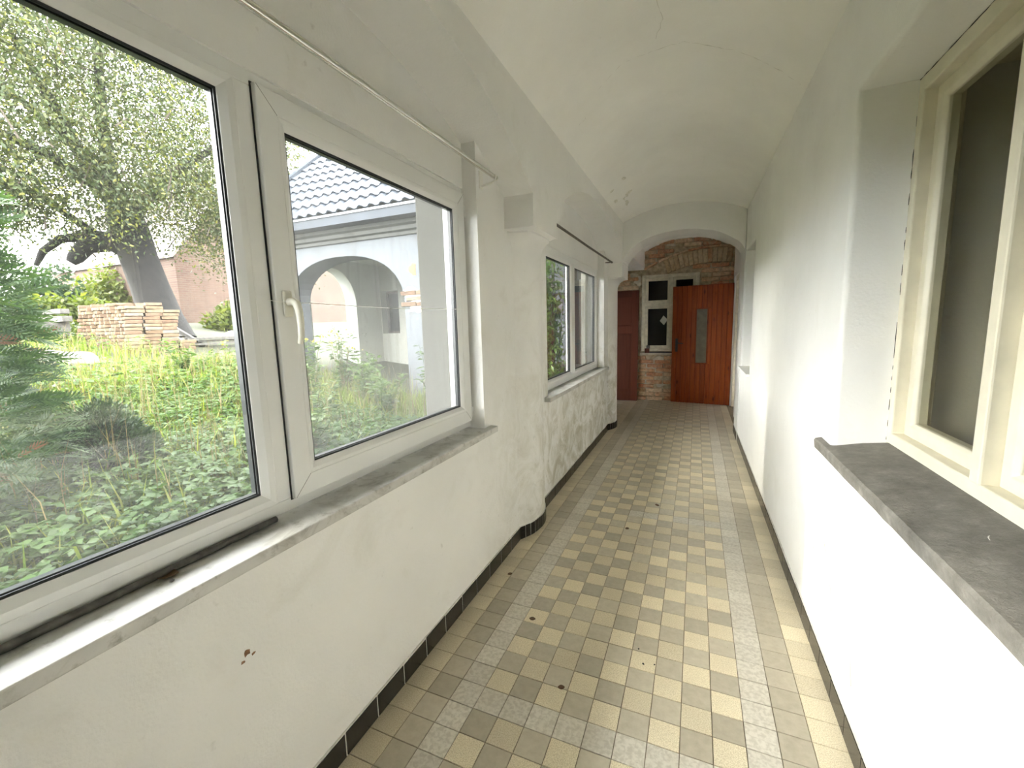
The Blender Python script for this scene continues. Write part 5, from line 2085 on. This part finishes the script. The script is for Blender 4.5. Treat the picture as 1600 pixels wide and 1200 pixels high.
for r_ in range(11):
    for i in range(25):
        link_copy(rt, 'roof_tile', ob, (E0.x + i * TWD - OB.x, E0.y + r_ * TLN * cy_ - OB.y, E0.z + r_ * TLN * sy_ - OB.z))
m_ = OMB()
L_ = 11 * TLN
m_.add([(-7.58, 5.25, 3.25), (-1.5, 5.25, 3.25), (-1.5, 5.25 + L_ * cy_, 3.25 + L_ * sy_), (-7.58, 5.25 + L_ * cy_, 3.25 + L_ * sy_),
        (-7.58, 5.28, 3.20), (-1.5, 5.28, 3.20), (-1.5, 9.2, 3.2), (-7.58, 9.2, 3.2)],
       [(0, 1, 2, 3), (4, 7, 6, 5), (0, 3, 7, 4), (1, 5, 6, 2), (2, 6, 7, 3), (0, 4, 5, 1)])
m_.build('roof_deck', M_fascia, ob)
m_ = OMB()
a0 = Vector((-7.63, 5.20, 3.22))
a1 = a0 + Vector((0, L_ * cy_, L_ * sy_))
up = Vector((0, -sy_, cy_)) * 0.10
dn_ = up * -1.0
w = Vector((0.14, 0, 0))
m_.hexa([tuple(a0 + dn_), tuple(a0 + dn_ + w), tuple(a1 + dn_ + w), tuple(a1 + dn_), tuple(a0 + up), tuple(a0 + up + w), tuple(a1 + up + w), tuple(a1 + up)])
m_.build('verge_trim', M_fascia, ob)

# ---- brick house with a steep gable, far left
hb = empty('brick_house', (-17.0, 13.8, 0.9))
tag(hb, 'red brick house gable beyond the walnut tree', 'house')
mb = MB()
W_ = 4.15
mb.add([(0, -W_, -1.2), (0, W_, -1.2), (0, W_, 3.35), (0, 0, 8.4), (0, -W_, 3.35), (-9, -W_, -1.2), (-9, W_, -1.2), (-9, W_, 3.35), (-9, 0, 8.4), (-9, -W_, 3.35)],
       [(0, 1, 2, 3, 4), (9, 8, 7, 6, 5), (0, 5, 6, 1), (1, 6, 7, 2), (0, 4, 9, 5), (4, 3, 8, 9), (3, 2, 7, 8)])
mb.build('walls', M_farbrick, hb)
mb = MB()
for s in (-1, 1):
    q = [(0.12, s * (W_ + 0.1), 3.27), (0.12, 0, 8.45), (-9.1, 0, 8.45), (-9.1, s * (W_ + 0.1), 3.27)]
    mb.hexa(q + [(x, y, z + 0.1) for x, y, z in q])
mb.build('roof', M_redroof, hb)

# ---- distant house and rail behind the tree
fh = empty('distant_house', (-34.0, 20.5, ground_z(-34, 20.5)))
tag(fh, 'pale distant house with a low roof behind the bushes', 'house')
MB().box(-4, 4, -5.5, 4, -1, 3.4).build('walls', M_farwall, fh)
mb = MB()
mb.add([(4.4, -6, 3.3), (4.4, 4.5, 3.3), (0, 4.5, 5.4), (0, -6, 5.4), (-4.4, -6, 3.3), (-4.4, 4.5, 3.3)], [(0, 1, 2, 3), (3, 2, 5, 4), (0, 3, 4), (1, 5, 2), (0, 4, 5, 1)])
mb.build('roof', M_redroof, fh)
for yy in (-3.4, -0.6, 2.0):
    q = MB().box(4.0, 4.04, yy, yy + 1.0, 1.0, 2.2).build('window', M_blackroom, fh)
fe = empty('rail_fence', (-19.0, 13.0, ground_z(-19, 13)))
tag(fe, 'thin wooden rail fence right of the walnut trunk', 'fence')
for yy in (-2, -0.5, 1):
    MB().box(-.05, .05, yy - .05, yy + .05, -.2, 1.0).build('post', M_greywood, fe)
for zz in (0.55, 0.9):
    MB().box(-.03, .03, -2.3, 1.3, zz - .05, zz + .05).build('rail', M_greywood, fe)
